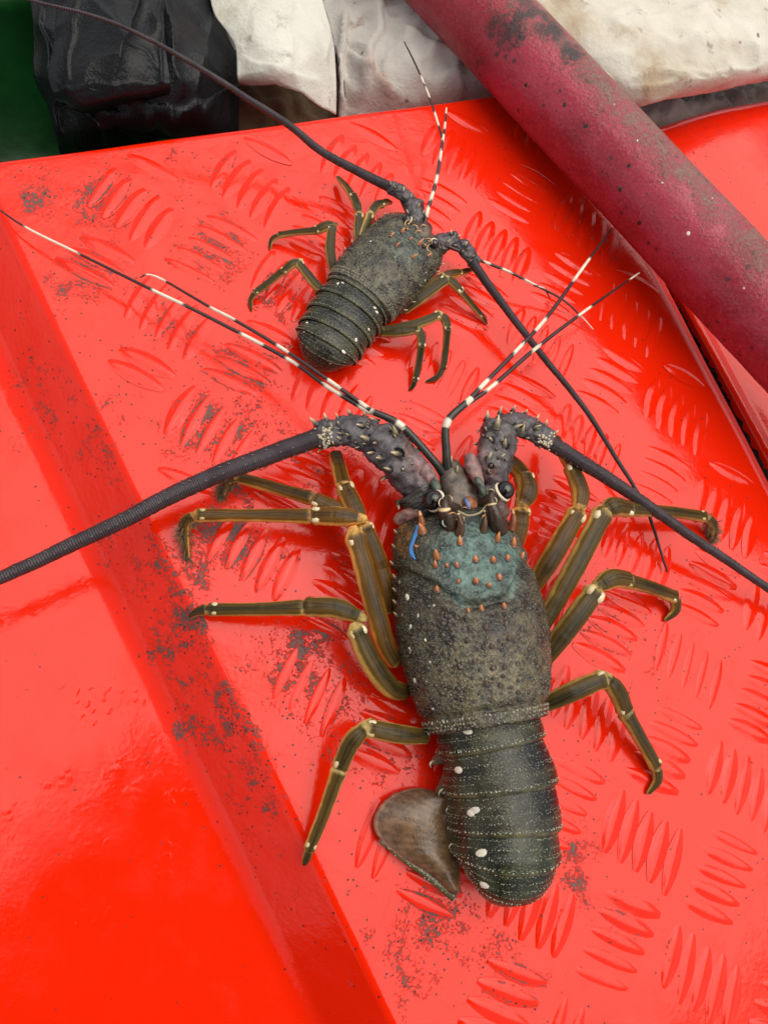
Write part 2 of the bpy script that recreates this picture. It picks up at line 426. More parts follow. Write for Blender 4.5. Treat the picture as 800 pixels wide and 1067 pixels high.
for q, z in zip(qs, qz):
    # origin of the row on strip line / on right edge line
    a = cS + eS * (q / np.dot(eS, eN)); b = cR + eR * (q / np.dot(eR, eN))
    row = []; tr = []
    for d, zz in left_prof[::-1][:-1]:
        p = a - eT * d; row.append((p[0], p[1], zz + z)); tr.append('s' if d < .024 else 'l')
    for t in ps_plate:
        p = (a + eT * .004) * (1 - t) + (b - eT * .016 + eT * .010) * t; row.append((p[0], p[1], z)); tr.append('p')
    for d, zz in right_prof[1:]:
        p = b + eT * (d + .010); row.append((p[0], p[1], zz + z)); tr.append('r')
    rows.append(row); tint.append(tr)
G = np.array(rows); kind = np.array(tint)
# gentle unevenness of the moulding
G[..., 2] += .00035 * np.sin(G[..., 0] * 61 + 1.3) * np.sin(G[..., 1] * 47 + .4)
tc = np.zeros(G.shape)
tc[..., 0] = np.where(kind == 's', grime_at(G, True) * 1.0 + .12, np.where(kind == 'p', grime_at(G) * 1.22 + .07, .0))
pq = proj(G)
low = (kind == 'l')
tc[..., 0] = np.where(low, .45 * np.exp(-((pq[..., 0] - 30) ** 2 + (pq[..., 1] - 440) ** 2) / 70 ** 2) +
                      .5 * np.exp(-((pq[..., 0] - 185) ** 2 + (pq[..., 1] - 780) ** 2) / 18 ** 2), tc[..., 0])
tc[..., 0] = np.where(kind == 'r', np.where(G[..., 2] < -.006, 1.6, .25), tc[..., 0])
tc[..., 2] = np.where(low, np.exp(-((pq[..., 0] - 70) ** 2 + (pq[..., 1] - 800) ** 2) / 190 ** 2), .0)
mb = MB(); mb.grid(G, c=tc)
deck = mb.build('deck', RED); tag(deck, 'glossy red moulded boat deck with raised tread bars', None, None, 'structure')

# tread bars: five to a group, groups alternate direction like basket weave
def bar_mesh():
    L, Wd, H = .0124, .0024, .00060
    mb = MB(); n = 15; m = 9; Gb = np.zeros((n, m, 3)); cc = np.zeros((n, m, 3))
    for i in range(n):
        s = -1 + 2 * i / (n - 1)
        w = (1 - abs(s) ** 1.9) * Wd + .0009
        for j in range(m):
            t = -1 + 2 * j / (m - 1)
            hh = max(0, 1 - abs(s) ** 2.4)
            a = abs(t); prof = 1 - (sstep(.40, .97, a) if t > 0 else sstep(.0, .97, a))
            Gb[i, j] = (s * L, t * w * (1.12 if a > .9 else 1), H * prof * min(1, hh * 1.5) - (.00006 if a > .9 or abs(s) > .98 else -.00004))
            cc[i, j] = (0, 1 if .5 < a < .99 else (.35 if a >= .99 else .15), 0)
    mb.grid(Gb, c=cc)
    return mb
bar0 = bar_mesh().build('tread_bar', RED, deck)
first = True
def inside(p, m):
    ds = np.dot(p - S0, np.array([-eS[1], eS[0]])) ; ds = ds if np.dot(cR - S0, np.array([-eS[1], eS[0]])) > 0 else -ds
    dt = np.dot(p - T0, eN); dr = np.dot(cR - p, np.array([eR[1], -eR[0]])); 
    sgn = 1 if np.dot(cR - S0, np.array([eR[1], -eR[0]])) > 0 else -1
    return ds > m + .008 and dt > m + .001 and dr * sgn > m
used = 0
for i in range(-4, 11):
    for j in range(-8, 8):
        for kx in range(-2, 3):
            A = (i + j) % 2 == 0
            c = np.array([i * P_LAT, j * P_LAT]) + (np.array([kx * .0071, -kx * .0012]) if A else np.array([kx * .0012, kx * .0071]))
            d = np.array([0, 1.]) if A else np.array([1., 0])
            ends = [c + d * .0125 * e for e in (-1, 1)]
            if not all(inside(e, .0015) for e in ends): continue
            px = proj(np.array([c[0], c[1], 0]))
            if not (-45 < px[0] < 845 and 40 < px[1] < 1110): continue
            o = bar0 if used == 0 else bar0.copy()
            if used: col.objects.link(o)
            o.location = (c[0], c[1], 0.0)
            o.rotation_euler = (0, 0, (math.pi / 2 if A else 0) + random.uniform(-.03, .03))
            o.scale = (random.uniform(.93, 1.05), random.uniform(.9, 1.12), random.uniform(.8, 1.2))
            o['grime'] = float(min(1.0, grime_at(np.array([c[0], c[1], 0])) * .95 + random.uniform(.05, .42)))
            used += 1
print('tread bars', used)

# side deck beyond the joint: rises from the groove and rounds off at its far end
ZS = -.006
l0, l1 = W(716, 319, ZS)[:2], W(791, 460, ZS)[:2]; eL = nrmz(l1 - l0)
sprof = fillet([(-.002, -.04, 0), (-.0018, -.02, 0), (-.0004, ZS - .001, .0012), (.0022, ZS, .0012), (.0075, ZS - .0006, .0015), (.030, ZS + .004, .008), (.075, ZS + .014, .02), (.3, ZS + .016, 0)], 7)
far = W(745, 130, .008)[:2]
sT = isect(l0, eL, far, eT)
rows = []; 
fprof = fillet([(0, 0, 0), (.0, 0, 0), (-.014, -.002, .010), (-.022, -.03, 0)], 9)
fq = [(x, z) for x, z in fprof[::-1]] + [(x, 0) for x in np.linspace(.01, .42, 40)]
for q, z in fq:
    a = sT + eL * (q / abs(np.dot(eL, eN)))
    rows.append([(a[0] + eT[0] * d, a[1] + eT[1] * d, zz + z) for d, zz in sprof])
G = np.array(rows); tc = np.zeros(G.shape)
tc[..., 0] = np.where(G[..., 2] < -.012, 1.4, .25 * np.exp(-((G[..., 0] - far[0]) ** 2 + (G[..., 1] - far[1]) ** 2) / .03 ** 2) + .08)
mb = MB(); mb.grid(G, c=tc)
side = mb.build('side_deck', RED); tag(side, 'rounded red side deck under the pole', None, None, 'structure')

gp = []
for q in np.linspace(-.002, .46, 260):
    b = cR + eR * (q / np.dot(eR, eN)) + eT * .010
    w0 = -.0040 + .0010 * math.sin(q * 310) * rng.random(); w1 = .0062 + .001 * rng.random()
    gp.append([(*(b + eT * lerp(w0, w1, t)), -.0078 - .003 * math.sin(math.pi * t) + rng.normal(0, .0006)) for t in np.linspace(0, 1, 9)])
mb = MB(); mb.grid(np.array(gp)); mb.build('joint_grime', m_plain('black_grime', (.012, .009, .008), .75, .25), deck)

# the one who takes the picture kneels beyond the near end of the deck and is mirrored in the wet gelcoat
def person():
    b = np.array([.30, -.954, 0.]); lat = np.array([.954, .30, 0.]); c0 = np.array([CP[0], CP[1], 0.]) - lat * .04 - b * .11
    at = lambda d, z, l=0.: tuple(c0 + b * d + lat * l + np.array([0, 0, z]))
    V = [at(.66, .30), at(.52, .46), at(.36, .64), at(.25, .76), at(.18, .83), at(.10, .90), at(.07, .95)]
    E_ = [(0, 1), (1, 2), (2, 3), (3, 4), (4, 5), (5, 6)]; Rr = [.14, .125, .115, .075, .055, .085, .07]
    for sg in (-1, 1):
        k = len(V)
        V += [at(.31, .69, .10 * sg), at(.46, .48, .16 * sg), at(.54, .30, .14 * sg)]; E_ += [(3, k), (k, k + 1), (k + 1, k + 2)]; Rr += [.065, .05, .045]
        k = len(V)
        V += [at(.66, .22, .10 * sg), at(.50, -.055, .13 * sg), at(.72, -.075, .13 * sg), at(.93, -.075, .12 * sg)]
        E_ += [(0, k), (k, k + 1), (k + 1, k + 2), (k + 2, k + 3)]; Rr += [.10, .07, .06, .045]
    me = bpy.data.meshes.new('person'); me.from_pydata(V, E_, [])
    o = bpy.data.objects.new('person', me); col.objects.link(o)
    md = o.modifiers.new('body', 'SKIN'); md.use_smooth_shade = True
    for i, sv in enumerate(me.skin_vertices[0].data): sv.radius = (Rr[i], Rr[i]); sv.use_root = (i == 0)
    md = o.modifiers.new('smooth', 'SUBSURF'); md.levels = 2; md.render_levels = 2
    me.materials.append(m_plain('dark_workwear', (.012, .014, .02), .7, .2))
    tag(o, 'person in dark hooded workwear kneeling over the near end of the deck', 'person')
    return o
person()

# hull floor far below everything, extended outward to darken the bevel strip's reflection
mb = MB(); mb.grid(np.array([[(x, y, -.13) for x in np.linspace(-9, 9, 12)] for y in np.linspace(-9, 9, 12)]))
fl = mb.build('boat_floor', m_plain('dark_bilge', (.03, .03, .03), .5)); tag(fl, None, None, None, 'structure')

# ------------------------------------------------------------------ the pole
PR = .0207
a0, a1 = W(490, 2, PR), W(803, 336, PR + .013)
dv = nrmz(a1 - a0)
n = 120; Pp = np.array([a0 + dv * s for s in np.linspace(-.16, .45, n)])
G = tube(Pp, PR * (1 + .012 * np.sin(np.linspace(0, 37, n)) * rng.random(n)), 48)
tc = np.zeros(G.shape); q = proj(G)
tc[..., 0] = .30 + .95 * np.exp(-((q[..., 0] * .72 - q[..., 1] * .69 - 395) / 32) ** 2)       # dusty upper right flank
for x, y, r, l in ((525, 30, 36, 1.05), (574, 28, 26, 1.15), (596, 58, 20, 1.1), (548, 8, 22, 1.0), (612, 84, 12, .9), (505, 60, 22, .8), (560, 130, 16, .6), (610, 130, 8, .9), (640, 45, 10, .5), (548, 88, 12, .6), (480, 20, 30, .6),
                   (645, 195, 10, .7), (660, 230, 12, .6), (720, 245, 18, .6), (690, 130, 14, .5), (770, 360, 20, .5)):
    tc[..., 1] = np.maximum(tc[..., 1], l * np.exp(-((q[..., 0] - x) ** 2 + (q[..., 1] - y) ** 2) / (r * r)))
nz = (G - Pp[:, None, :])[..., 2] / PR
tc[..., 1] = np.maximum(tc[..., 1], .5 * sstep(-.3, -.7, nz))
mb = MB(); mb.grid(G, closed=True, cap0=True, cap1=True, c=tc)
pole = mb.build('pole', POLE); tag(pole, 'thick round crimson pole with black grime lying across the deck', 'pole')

bvp = bvh_of_early(pole)
for x, y, r_, c_ in ((717, 243, 2.6, (.75, .72, .68)), (664, 146, 1.2, (.6, .5, .48)), (690, 190, 1.1, (.6, .5, .48)), (640, 108, 1.0, (.5, .42, .4)), (775, 300, 1.4, (.6, .5, .45)), (742, 206, 1.0, (.55, .45, .4)),
                     (655, 172, 2.2, (.02, .012, .012)), (610, 131, 3.0, (.03, .014, .014)), (548, 88, 2.6, (.03, .014, .014)), (646, 197, 3.4, (.04, .02, .018)), (588, 109, 2.4, (.03, .015, .015)), (666, 232, 2.8, (.03, .015, .015))):
    d_ = nrmz(RM.T @ np.array([(x - 400) / FPX, (y - 533.5) / FPX, 1.0])); loc, nv, _, _ = bvp.ray_cast(Vector(CP), Vector(d_))
    if loc is None: continue
    p_ = np.array(loc); m_ = MB(); m_.dome(p_, nrmz(p_ - (a0 + dv * np.dot(p_ - a0, dv))), r_ * mpp(p_) * .8, r_ * mpp(p_) * .08, c_, 7, dv + rng.normal(0, .5, 3), rng.uniform(1, 1.7)); m_.build('grit_chip', GRAN, pole)

# ------------------------------------------------------------------ clutter behind the deck
def cloth(name, rows, m, label, cat, n=(60, 60), amp=.002, freq=60., seed=0, thick=.0012, folds=()):
    Rr = np.array([[(*W(x, y, z * .001),) for x, y, z in r] for r in rows])
    A = np.array([cr(r, n[1]) for r in Rr]); Gc = np.array([cr(A[:, j], n[0]) for j in range(n[1])]).transpose(1, 0, 2)
    from mathutils import noise as mn
    for i in range(Gc.shape[0]):
        for j in range(Gc.shape[1]):
            p = Vector(Gc[i, j]) * freq + Vector((seed * 7.1, 0, 0))
            Gc[i, j, 2] += amp * (mn.noise(p) + .8 * (1 - abs(mn.noise(p * 1.7))) ** 3 + .4 * mn.noise(p * 3.1))
    qg = proj(Gc)
    for x0, y0, x1, y1, wpx, h in folds:                    # creases along photo lines: sharp on one side
        a, b_ = np.array((x0, y0), float), np.array((x1, y1), float); ab = b_ - a; L = np.linalg.norm(ab)
        wob_ = np.array([[mn.noise(Vector((q_[0] * .035 + x0, q_[1] * .035 + seed, 1.7))) for q_ in row_] for row_ in qg]) * 9.0
        t = ((qg - a) @ ab) / (L * L); d = (((qg - a) @ np.array([-ab[1], ab[0]])) / L + wob_) / wpx
        Gc[..., 2] += h * .001 * np.where(d > 0, np.exp(-d * 1.2), np.exp(d * 3.5)) * sstep(-.15, .12, t) * sstep(1.15, .88, t)
    mb = MB(); mb.grid(Gc); o = mb.build(name, m)
    md = o.modifiers.new('thickness', 'SOLIDIFY'); md.thickness = thick; md.offset = -1
    if label: tag(o, label, cat)
    return o
CANVAS = m_cloth('dirty_canvas', (.62, .61, .55), (.50, .48, .42), (.30, .22, .12), .75, .2, .6)
CANVAS2 = m_cloth('grey_canvas', (.56, .53, .49), (.44, .40, .37), (.38, .19, .11), .6, .25, .65)
CANVAS3 = m_cloth('white_tarpaulin', (.60, .57, .50), (.48, .43, .35), (.31, .20, .10), .6, .22, .8)
BLACK = m_cloth('black_oilskin', (.004, .0045, .006), (.008, .009, .011), (.014, .014, .015), .30, .2, .25)
BROWN = m_cloth('brown_sacking', (.14, .095, .055), (.09, .06, .035), (.05, .03, .02), .8, .2, .6)
SHADEC = m_cloth('grimy_cloth', (.34, .32, .30), (.26, .24, .22), (.14, .09, .07), .6, .3, .5)
cloth('oilskin_jacket', [[(20, -60, -5), (90, -60, 6), (150, -60, 10), (200, -60, 4), (225, -60, -12)],
                         [(34, 20, -10), (80, 20, 4), (150, 15, 12), (195, 20, 6), (233, 20, -14)],
                         [(36, 80, -16), (70, 85, -6), (140, 80, 8), (205, 75, 4), (249, 65, -18)],
                         [(52, 120, -24), (85, 110, -10), (150, 112, 0), (205, 110, -4), (249, 110, -24)],
                         [(60, 152, -32), (95, 148, -22), (150, 142, -16), (205, 140, -18), (249, 140, -34)],
                         [(70, 185, -60), (110, 180, -60), (150, 176, -60), (205, 172, -60), (249, 168, -60)]],
      BLACK, 'crumpled black oilskin jacket heaped behind the red deck', 'jacket', (150, 150), .0030, 24., 3, folds=((176, -10, 188, 100, 10, 4), (225, -10, 205, 130, 16, 4), (60, 105, 110, 150, 9, 6), (85, 112, 205, 132, 8, 5), (150, 145, 225, 112, 8, 4), (45, 20, 62, 150, 8, 5), (110, 145, 175, 112, 5, 3.5), (190, 125, 245, 95, 9, 4), (90, 125, 140, 150, 5, 3)))
cloth('oilskin_flap', [[(60, -40, 20), (110, -40, 22), (168, -40, 19)], [(58, 30, 12), (110, 28, 20), (172, 40, 18)],
                       [(50, 75, 6), (90, 80, 14), (176, 75, 16)], [(58, 103, 0), (95, 108, 8), (178, 92, 12)], [(66, 112, -8), (100, 116, 0), (176, 100, 4)]],
      BLACK, 'folded black oilskin flap with a hem over the jacket', 'jacket flap', (110, 110), .0016, 30., 8, folds=((80, -20, 72, 110, 10, 2.5), (150, -20, 120, 90, 16, 3), (60, 92, 178, 86, 4, 1.6), (95, 0, 160, 70, 12, 2.5), (165, 0, 172, 90, 6, 2)))
cloth('canvas_sack', [[(212, -50, 0), (270, -50, 6), (322, -50, 2)], [(222, 10, 0), (285, 5, 8), (338, 8, 2)], [(244, 48, -2), (290, 45, 8), (347, 45, 0)],
                      [(247, 80, -4), (292, 74, 6), (350, 80, -6)], [(249, 88, -8), (296, 92, 0), (350, 120, -14)]],
      CANVAS, 'off-white stained canvas flap with a curved edge beside the black oilskin', 'canvas', (80, 80), .0012, 40., 1, folds=((300, -10, 310, 90, 18, 2), (335, 20, 345, 110, 6, 2), (255, 60, 330, 90, 12, 1.5)))
cloth('brown_sack', [[(235, 60, -36), (290, 55, -34), (350, 60, -36)], [(235, 110, -40), (290, 110, -38), (360, 110, -40)], [(235, 165, -48), (290, 160, -46), (360, 150, -48)]],
      BROWN, 'brown sacking in the dark gap below the off-white canvas flap', 'sack', (40, 40), .006, 50., 4)
cloth('grey_canvas', [[(325, -60, -14), (390, -60, -6), (450, -60, 2), (520, -60, 4)], [(338, 10, -16), (395, 5, -8), (440, 10, -2), (530, 10, 2)],
                      [(349, 60, -20), (400, 55, -8), (450, 60, -3), (540, 60, 0)], [(352, 95, -26), (405, 95, -14), (460, 95, -10), (550, 95, -10)],
                      [(352, 140, -40), (405, 140, -36), (460, 135, -34), (550, 130, -34)]],
      CANVAS2, 'greyish crumpled canvas with rusty stains beyond the deck edge, between flap and pole', 'canvas', (110, 110), .0035, 38., 5, folds=((356, 20, 352, 120, 8, 6), (400, -10, 380, 110, 12, 5), (440, 0, 480, 90, 14, 4), (365, 60, 420, 100, 9, 4), (410, 30, 500, 70, 9, 3)))
cloth('tarpaulin', [[(480, -90, 30), (600, -90, 34), (720, -95, 34), (900, -100, 30)], [(520, -10, 32), (620, -10, 40), (720, -15, 40), (900, -25, 36)],
                    [(560, 40, 32), (640, 45, 42), (720, 40, 42), (900, 22, 38)], [(590, 80, 26), (655, 88, 36), (720, 82, 36), (900, 55, 32)],
                    [(610, 112, 14), (662, 112, 25), (730, 98, 24), (900, 66, 20)], [(620, 108, 2), (668, 104, 10), (735, 90, 8), (900, 58, 6)]],
      CANVAS3, 'white stained tarpaulin with a thick rolled edge behind the pole', 'tarpaulin', (110, 140), .0022, 36., 6, .002, folds=((640, 20, 800, 0, 14, 2.5), (660, 95, 800, 62, 10, 2), (600, 60, 660, 112, 9, 3), (700, 30, 800, 50, 12, 2), (670, 70, 760, 84, 6, 1.5), (660, 80, 690, 60, 5, 2)))
cloth('grimy_cloth', [[(600, 70, -20), (690, 70, -14), (760, 60, -18), (900, 40, -20)], [(600, 120, -14), (700, 115, -4), (760, 100, -12), (900, 75, -14)],
                      [(600, 150, -26), (700, 146, -18), (770, 132, -24), (900, 110, -26)], [(600, 190, -50), (700, 190, -50), (780, 190, -50), (900, 190, -50)]],
      SHADEC, 'dark grimy cloth tucked under the rolled tarpaulin edge', 'cloth', (50, 60), .006, 60., 9)
# green tub, mostly hidden by the oilskin
tub = MB(); c0, c1 = W(-130, 45, -.03), W(95, 150, -.03)
ctr = (c0 + c1) / 2; hw, hd = .075, .055; ax = eT; ay = eN
ring = []
for zz, s in ((-.12, .86), (-.035, .97), (-.030, .985), (-.030, 1.06), (-.022, 1.06), (-.022, .95), (-.036, .93), (-.115, .82)):
    rr = []
    for kq in range(40):
        w = 2 * math.pi * kq / 40; cx, sx_ = math.cos(w), math.sin(w)
        x = math.copysign(abs(cx) ** .35, cx) * hw * s; y = math.copysign(abs(sx_) ** .35, sx_) * hd * s
        rr.append((ctr[0] + ax[0] * x + ay[0] * y, ctr[1] + ax[1] * x + ay[1] * y, zz))
    ring.append(rr)
tub.grid(np.array(ring), closed=True, cap0=True, cap1=True)
tag(tub.build('plastic_tub', m_plain('green_plastic', (.006, .075, .016), .3)), 'dark green plastic tub beside the black oilskin', 'tub')

# ------------------------------------------------------------------ lobsters
CREAM = (.62, .50, .30); WHITE = (.80, .74, .62)
def surf_frame(c, tan, leftref):
    tan = nrmz(tan); up = np.array([0, 0, 1.]); left = nrmz(np.cross(up, tan))
    if np.dot(left, leftref) < 0: left = -left
    return tan, left, nrmz(np.cross(left, tan)) * (1 if np.cross(left, tan)[2] > 0 else -1)
class Surf:
    """closed-ring surface with bilinear lookup; v .25 = left widest, .5 = top"""
    def __init__(s, G): s.G = G; s.n, s.m = G.shape[:2]
    def at(s, u, v):
        x = np.clip(u, 0, 1) * (s.n - 1); i = min(int(x), s.n - 2); a = x - i
        y = (v % 1) * s.m; j = int(y) % s.m; b = y - int(y); j2 = (j + 1) % s.m
        G = s.G
        p = (G[i, j] * (1 - a) + G[i + 1, j] * a) * (1 - b) + (G[i, j2] * (1 - a) + G[i + 1, j2] * a) * b
        du = G[i + 1, j] - G[i, j]; dv = G[i, j2] - G[i, j]
        nv = nrmz(np.cross(du, dv)); ctr = s.G[i].mean(0)
        if np.dot(nv, p - ctr) < 0: nv = -nv
        return p, nv, nrmz(du)
def bvh_of(objs):
    V = []; Fc = []
    for o in objs:
        b = len(V); V += [v.co[:] for v in o.data.vertices]; Fc += [[b + i for i in p.vertices] for p in o.data.polygons]
    return BVHTree.FromPolygons(V, Fc)
def hit(bv, x, y):
    d = RM.T @ np.array([(x - 400) / FPX, (y - 533.5) / FPX, 1.0]); d = nrmz(d)
    loc, nv, _, _ = bv.ray_cast(Vector(CP), Vector(d))
    if loc is None: return None, None
    nv = np.array(nv); nv = nv if np.dot(nv, d) < 0 else -nv
    return np.array(loc), nv

def ring_section(m, hw, hu, hd, ex=2.2):
    a = np.linspace(0, 2 * math.pi, m, endpoint=False)      # 0 bottom, pi/2 left, pi top
    s, c = np.sin(a), -np.cos(a)
    e = 2 / ex
    lat = np.sign(s) * np.abs(s) ** e * hw
    h = np.sign(c) * np.abs(c) ** e
    return lat, np.where(h > 0, h * hu, h * hd)

def carapace_grid(st, n, m, leftref, ex=2.2):
    C = cr(st, n)
    P = np.array([W(c[0], c[1], c[3] * .001) for c in C])
    hw = np.array([c[2] * mpp(p) for c, p in zip(C, P)])
    t = np.gradient(P, axis=0); t[:, 2] *= .3
    G = np.zeros((n, m, 3))
    for i in range(n):
        tan, left, up = surf_frame(P[i], t[i], leftref)
        lat, h = ring_section(m, hw[i], C[i, 4] * .001, C[i, 5] * .001, ex)
        G[i] = P[i] + np.outer(lat, left) + np.outer(h, up)
    return G

def abdomen_frames(path, n1, pivot_deg, n2, leftref, taper):
    """path rows (px,py,hw,z,h_up,h_dn); after its end the sections swing down about a cross axis"""
    C = cr(path, n1)
    P = np.array([W(c[0], c[1], c[3] * .001) for c in C])
    hw = np.array([c[2] * mpp(p) for c, p in zip(C, P)])
    t = np.gradient(P, axis=0); t[:, 2] = 0
    fr = []
    for i in range(n1):
        tan, left, up = surf_frame(P[i], t[i], leftref)
        fr.append((P[i], tan, left, up, hw[i], C[i, 4] * .001, C[i, 5] * .001))
    p, tan, left, up, h0, hu, hd = fr[-1]
    for k in range(1, n2 + 1):
        s = k / n2; a = math.radians(pivot_deg) * s
        fr.append((p, tan * math.cos(a) - up * math.sin(a), left, up * math.cos(a) + tan * math.sin(a),
                   h0 * (1 - taper * s ** 1.6), hu * (1 - .08 * s), hd * (1 - .6 * s)))
    return fr

def build_abdomen(root, fr, brk, k, tintf, mat_, gran_n, m=64, ex=2.1):
    """one mesh per tail segment, with pale granules"""
    segs = []
    N = len(fr) - 1
    for si in range(len(brk) - 1):
        a, b = brk[si], brk[si + 1]
        nn = 22
        G = np.zeros((nn, m, 3)); cc = np.zeros((nn, m, 3))
        for i in range(nn):
            l = i / (nn - 1); w = (a - .018 + (b - a + .018) * l) * N
            w = np.clip(w, 0, N); i0 = min(int(w), N - 1); f = w - i0
            A, B = fr[i0], fr[i0 + 1]
            c, tan, left, up = (A[q] * (1 - f) + B[q] * f for q in range(4)); up = nrmz(up)
            hw, hu, hd = (A[q] * (1 - f) + B[q] * f for q in range(4, 7))
            mult = .928 + .072 * sstep(0, .8, l) - .010 * math.exp(-((l - .50) / .055) ** 2) + .010 * math.exp(-((l - .95) / .05) ** 2) - (.03 if l >= .999 else 0)
            if l < .03: mult -= .02
            lat, h = ring_section(m, hw * mult, hu * mult, hd, ex)
            G[i] = c + np.outer(lat, left) + np.outer(h, up)
            for j in range(m): cc[i, j] = tintf(si, l, j / m)
        mb = MB(); mb.grid(G, closed=True, cap1=(si == len(brk) - 2), c=cc)
        o = mb.build('tail_segment', mat_, root); segs.append((o, Surf(G)))
        # granules: rows by the hind rim and the cross furrow, loose ones between
        s = Surf(G); gb = MB()
        arc = np.linspace(.2, .8, 400)
        for l, r, st in ((.90, .33, 1.25), (.57, .20, 1.5)):
            cnt = int(fr[0][4] * 1000 * 3.0 / st / max(k, .6))
            for v in np.linspace(.19, .81, cnt):
                if rng.random() < .12: continue
                p, nv, du = s.at(l + rng.normal(0, .008), v + rng.normal(0, .002))
                gb.dome(p, nv, r * k * .001 * rng.uniform(.7, 1.2), r * k * .0007, lerp(np.array((.20, .20, .14)), np.array((.48, .46, .34)), rng.random()), 5)
        rows_ = max(4, int(round((b - a) * N * .40)))
        for ri in range(rows_):
            l = .07 + .90 * (ri + .5) / rows_
            for vi in range(gran_n):
                v = .2 + .6 * (vi + .5 * (ri % 2)) / gran_n + rng.normal(0, .0016)
                e = abs(v - .53) / .3
                if rng.random() > (.72 + .25 * min(1, e * 1.3) if si < 3 else .93): continue
                p, nv, du = s.at(l + rng.normal(0, .010), v)
                r = rng.uniform(.17, .30) * k * .001
                gb.dome(p, nv, r, r * .55, lerp(np.array((.07, .072, .046)), np.array((.46, .45, .33)), rng.random() ** 1.2 * (.6 + .4 * min(1, e + (.3 if si > 2 else 0)))), 5)
        if gb.n: tag(gb.build('granules', GRAN, o), kind='stuff')
    return segs

def leg(root, specs, k=1.0, brist=False, tone=(1, 1, 1)):
    """specs: list of segments; each a list of (px,py,z_mm,r_px)"""
    top = None
    ridge = np.linspace(0, 1, 24, endpoint=False)
    mod = 1 + .07 * (np.exp(-((ridge - .38) / .035) ** 2) + np.exp(-((ridge - .62) / .035) ** 2)) - .06 * np.exp(-((ridge - .5) / .05) ** 2)
    for q, sg in enumerate(specs):
        n = 36; P, r = pix_path(sg, n)
        if q:                                                          # seat the segment inside the one before
            d0 = nrmz(P[1] - P[0]); P[0] = P[0] - d0 * r[0] * (.85 if q == 1 else .5)
        if q == 0: P[-1] = P[-1] + nrmz(P[-1] - P[-2]) * r[-1] * .35
        s = np.linspace(0, 1, n); last = q == len(specs) - 1 and len(specs) > 2
        if last: prof = 1 - .0 * s
        elif q == 0: prof = .86 + .14 * sstep(0, .4, s) + .11 * np.exp(-((s - .95) / .05) ** 2) - .05 * np.exp(-((s - .84) / .06) ** 2)
        elif q == 1: prof = .84 + .20 * sstep(0, .35, s) + .07 * np.exp(-((s - .93) / .06) ** 2) - .07 * np.exp(-((s - .12) / .06) ** 2)
        else: prof = 1.0 + .10 * np.exp(-((s - .04) / .06) ** 2) - .05 * np.exp(-((s - .5) / .3) ** 2) + .12 * np.exp(-((s - .96) / .05) ** 2)
        cap = np.where(s > .93, np.sqrt(np.maximum(0, 1 - ((s - .93) / .075) ** 2)), 1) * np.where(s < .05, np.sqrt(np.maximum(0, 1 - ((.05 - s) / .055) ** 2)), 1)
        rr = r * prof * np.maximum(cap, .25) * (1 + .012 * rng.normal(0, 1, n))
        G = tube(P, rr, 24, .92); G = P[:, None] + (G - P[:, None]) * mod[None, :, None]
        tn = np.asarray(tone, float) * rng.uniform(.85, 1.1)
        mb = MB(); mb.grid(G, closed=True, cap0=True, cap1=True, c=tn)
        nm = 'leg' if q == 0 else ('leg_tip' if last else 'leg_segment')
        o = mb.build(nm, LEG, root if q == 0 else top)
        if q == 0: top = o
        if not last:                                                   # pale hinge bosses
            for sgn in (-1, 1):
                if rng.random() < .25: continue
                jb = MB(); i = n - 4
                tv = nrmz(P[i + 1] - P[i]); side_ = nrmz(np.cross(tv, (0, 0, 1)))
                f = rng.uniform(.7, 1.1)
                jb.dome(P[i] + side_ * rr[i] * .62 * sgn + np.array([0, 0, rr[i] * .62]), np.array([0, 0, 1]) + side_ * sgn * .9, rr[i] * .36 * f, rr[i] * .26 * f,
                        lerp(np.array((.42, .29, .10)), np.array((.70, .60, .40)), rng.random()), 8, tv, 1.6)
                jb.build('hinge_boss', GRAN, top)
        if q == len(specs) - 1 and brist:
            bb = MB()
            for _ in range(420):
                i = rng.integers(0, n); d = nrmz(rng.normal(0, 1, 3) + np.array([0, 0, -.2]) + nrmz(P[-1] - P[0]) * 1.1)
                bb.cone(P[i] + d * r[i] * .7, d, .00017 * k, rng.uniform(.002, .0052) * k, (.08, .052, .024), (.22, .16, .085), 3)
            tag(bb.build('bristles', CHITIN, top), kind='stuff')
    return top

def banded(parent, name, ctrl, bands, n=140, dark=(.035, .012, .012), root=None):
    """antennule branch; bands: photo pixel spans along the path that are white"""
    P, r = pix_path(ctrl, n); r = r * .86
    q = proj(P); cc = np.zeros((n, 8, 3)); cc[:] = dark
    for (x0, y0), (x1, y1) in bands:
        i0 = np.argmin((q[:, 0] - x0) ** 2 + (q[:, 1] - y0) ** 2); i1 = np.argmin((q[:, 0] - x1) ** 2 + (q[:, 1] - y1) ** 2)
        i0, i1 = sorted((i0, i1)); cc[i0:i1 + 1] = (.70, .62, .50)
        for e in (i0 - 1, i1 + 1):
            if 0 <= e < n: cc[e] = (.30, .24, .19)
        j0 = rng.integers(0, 8); cc[max(0, i0 - 2):i0 + 1, j0:j0 + 3] = (.6, .52, .42); cc[i1:min(n, i1 + 3), (j0 + 3) % 8] = (.6, .52, .42)
    mb = MB(); mb.grid(tube(P, r, 8), closed=True, cap0=True, cap1=True, c=cc)
    return mb.build(name, BAND, parent)

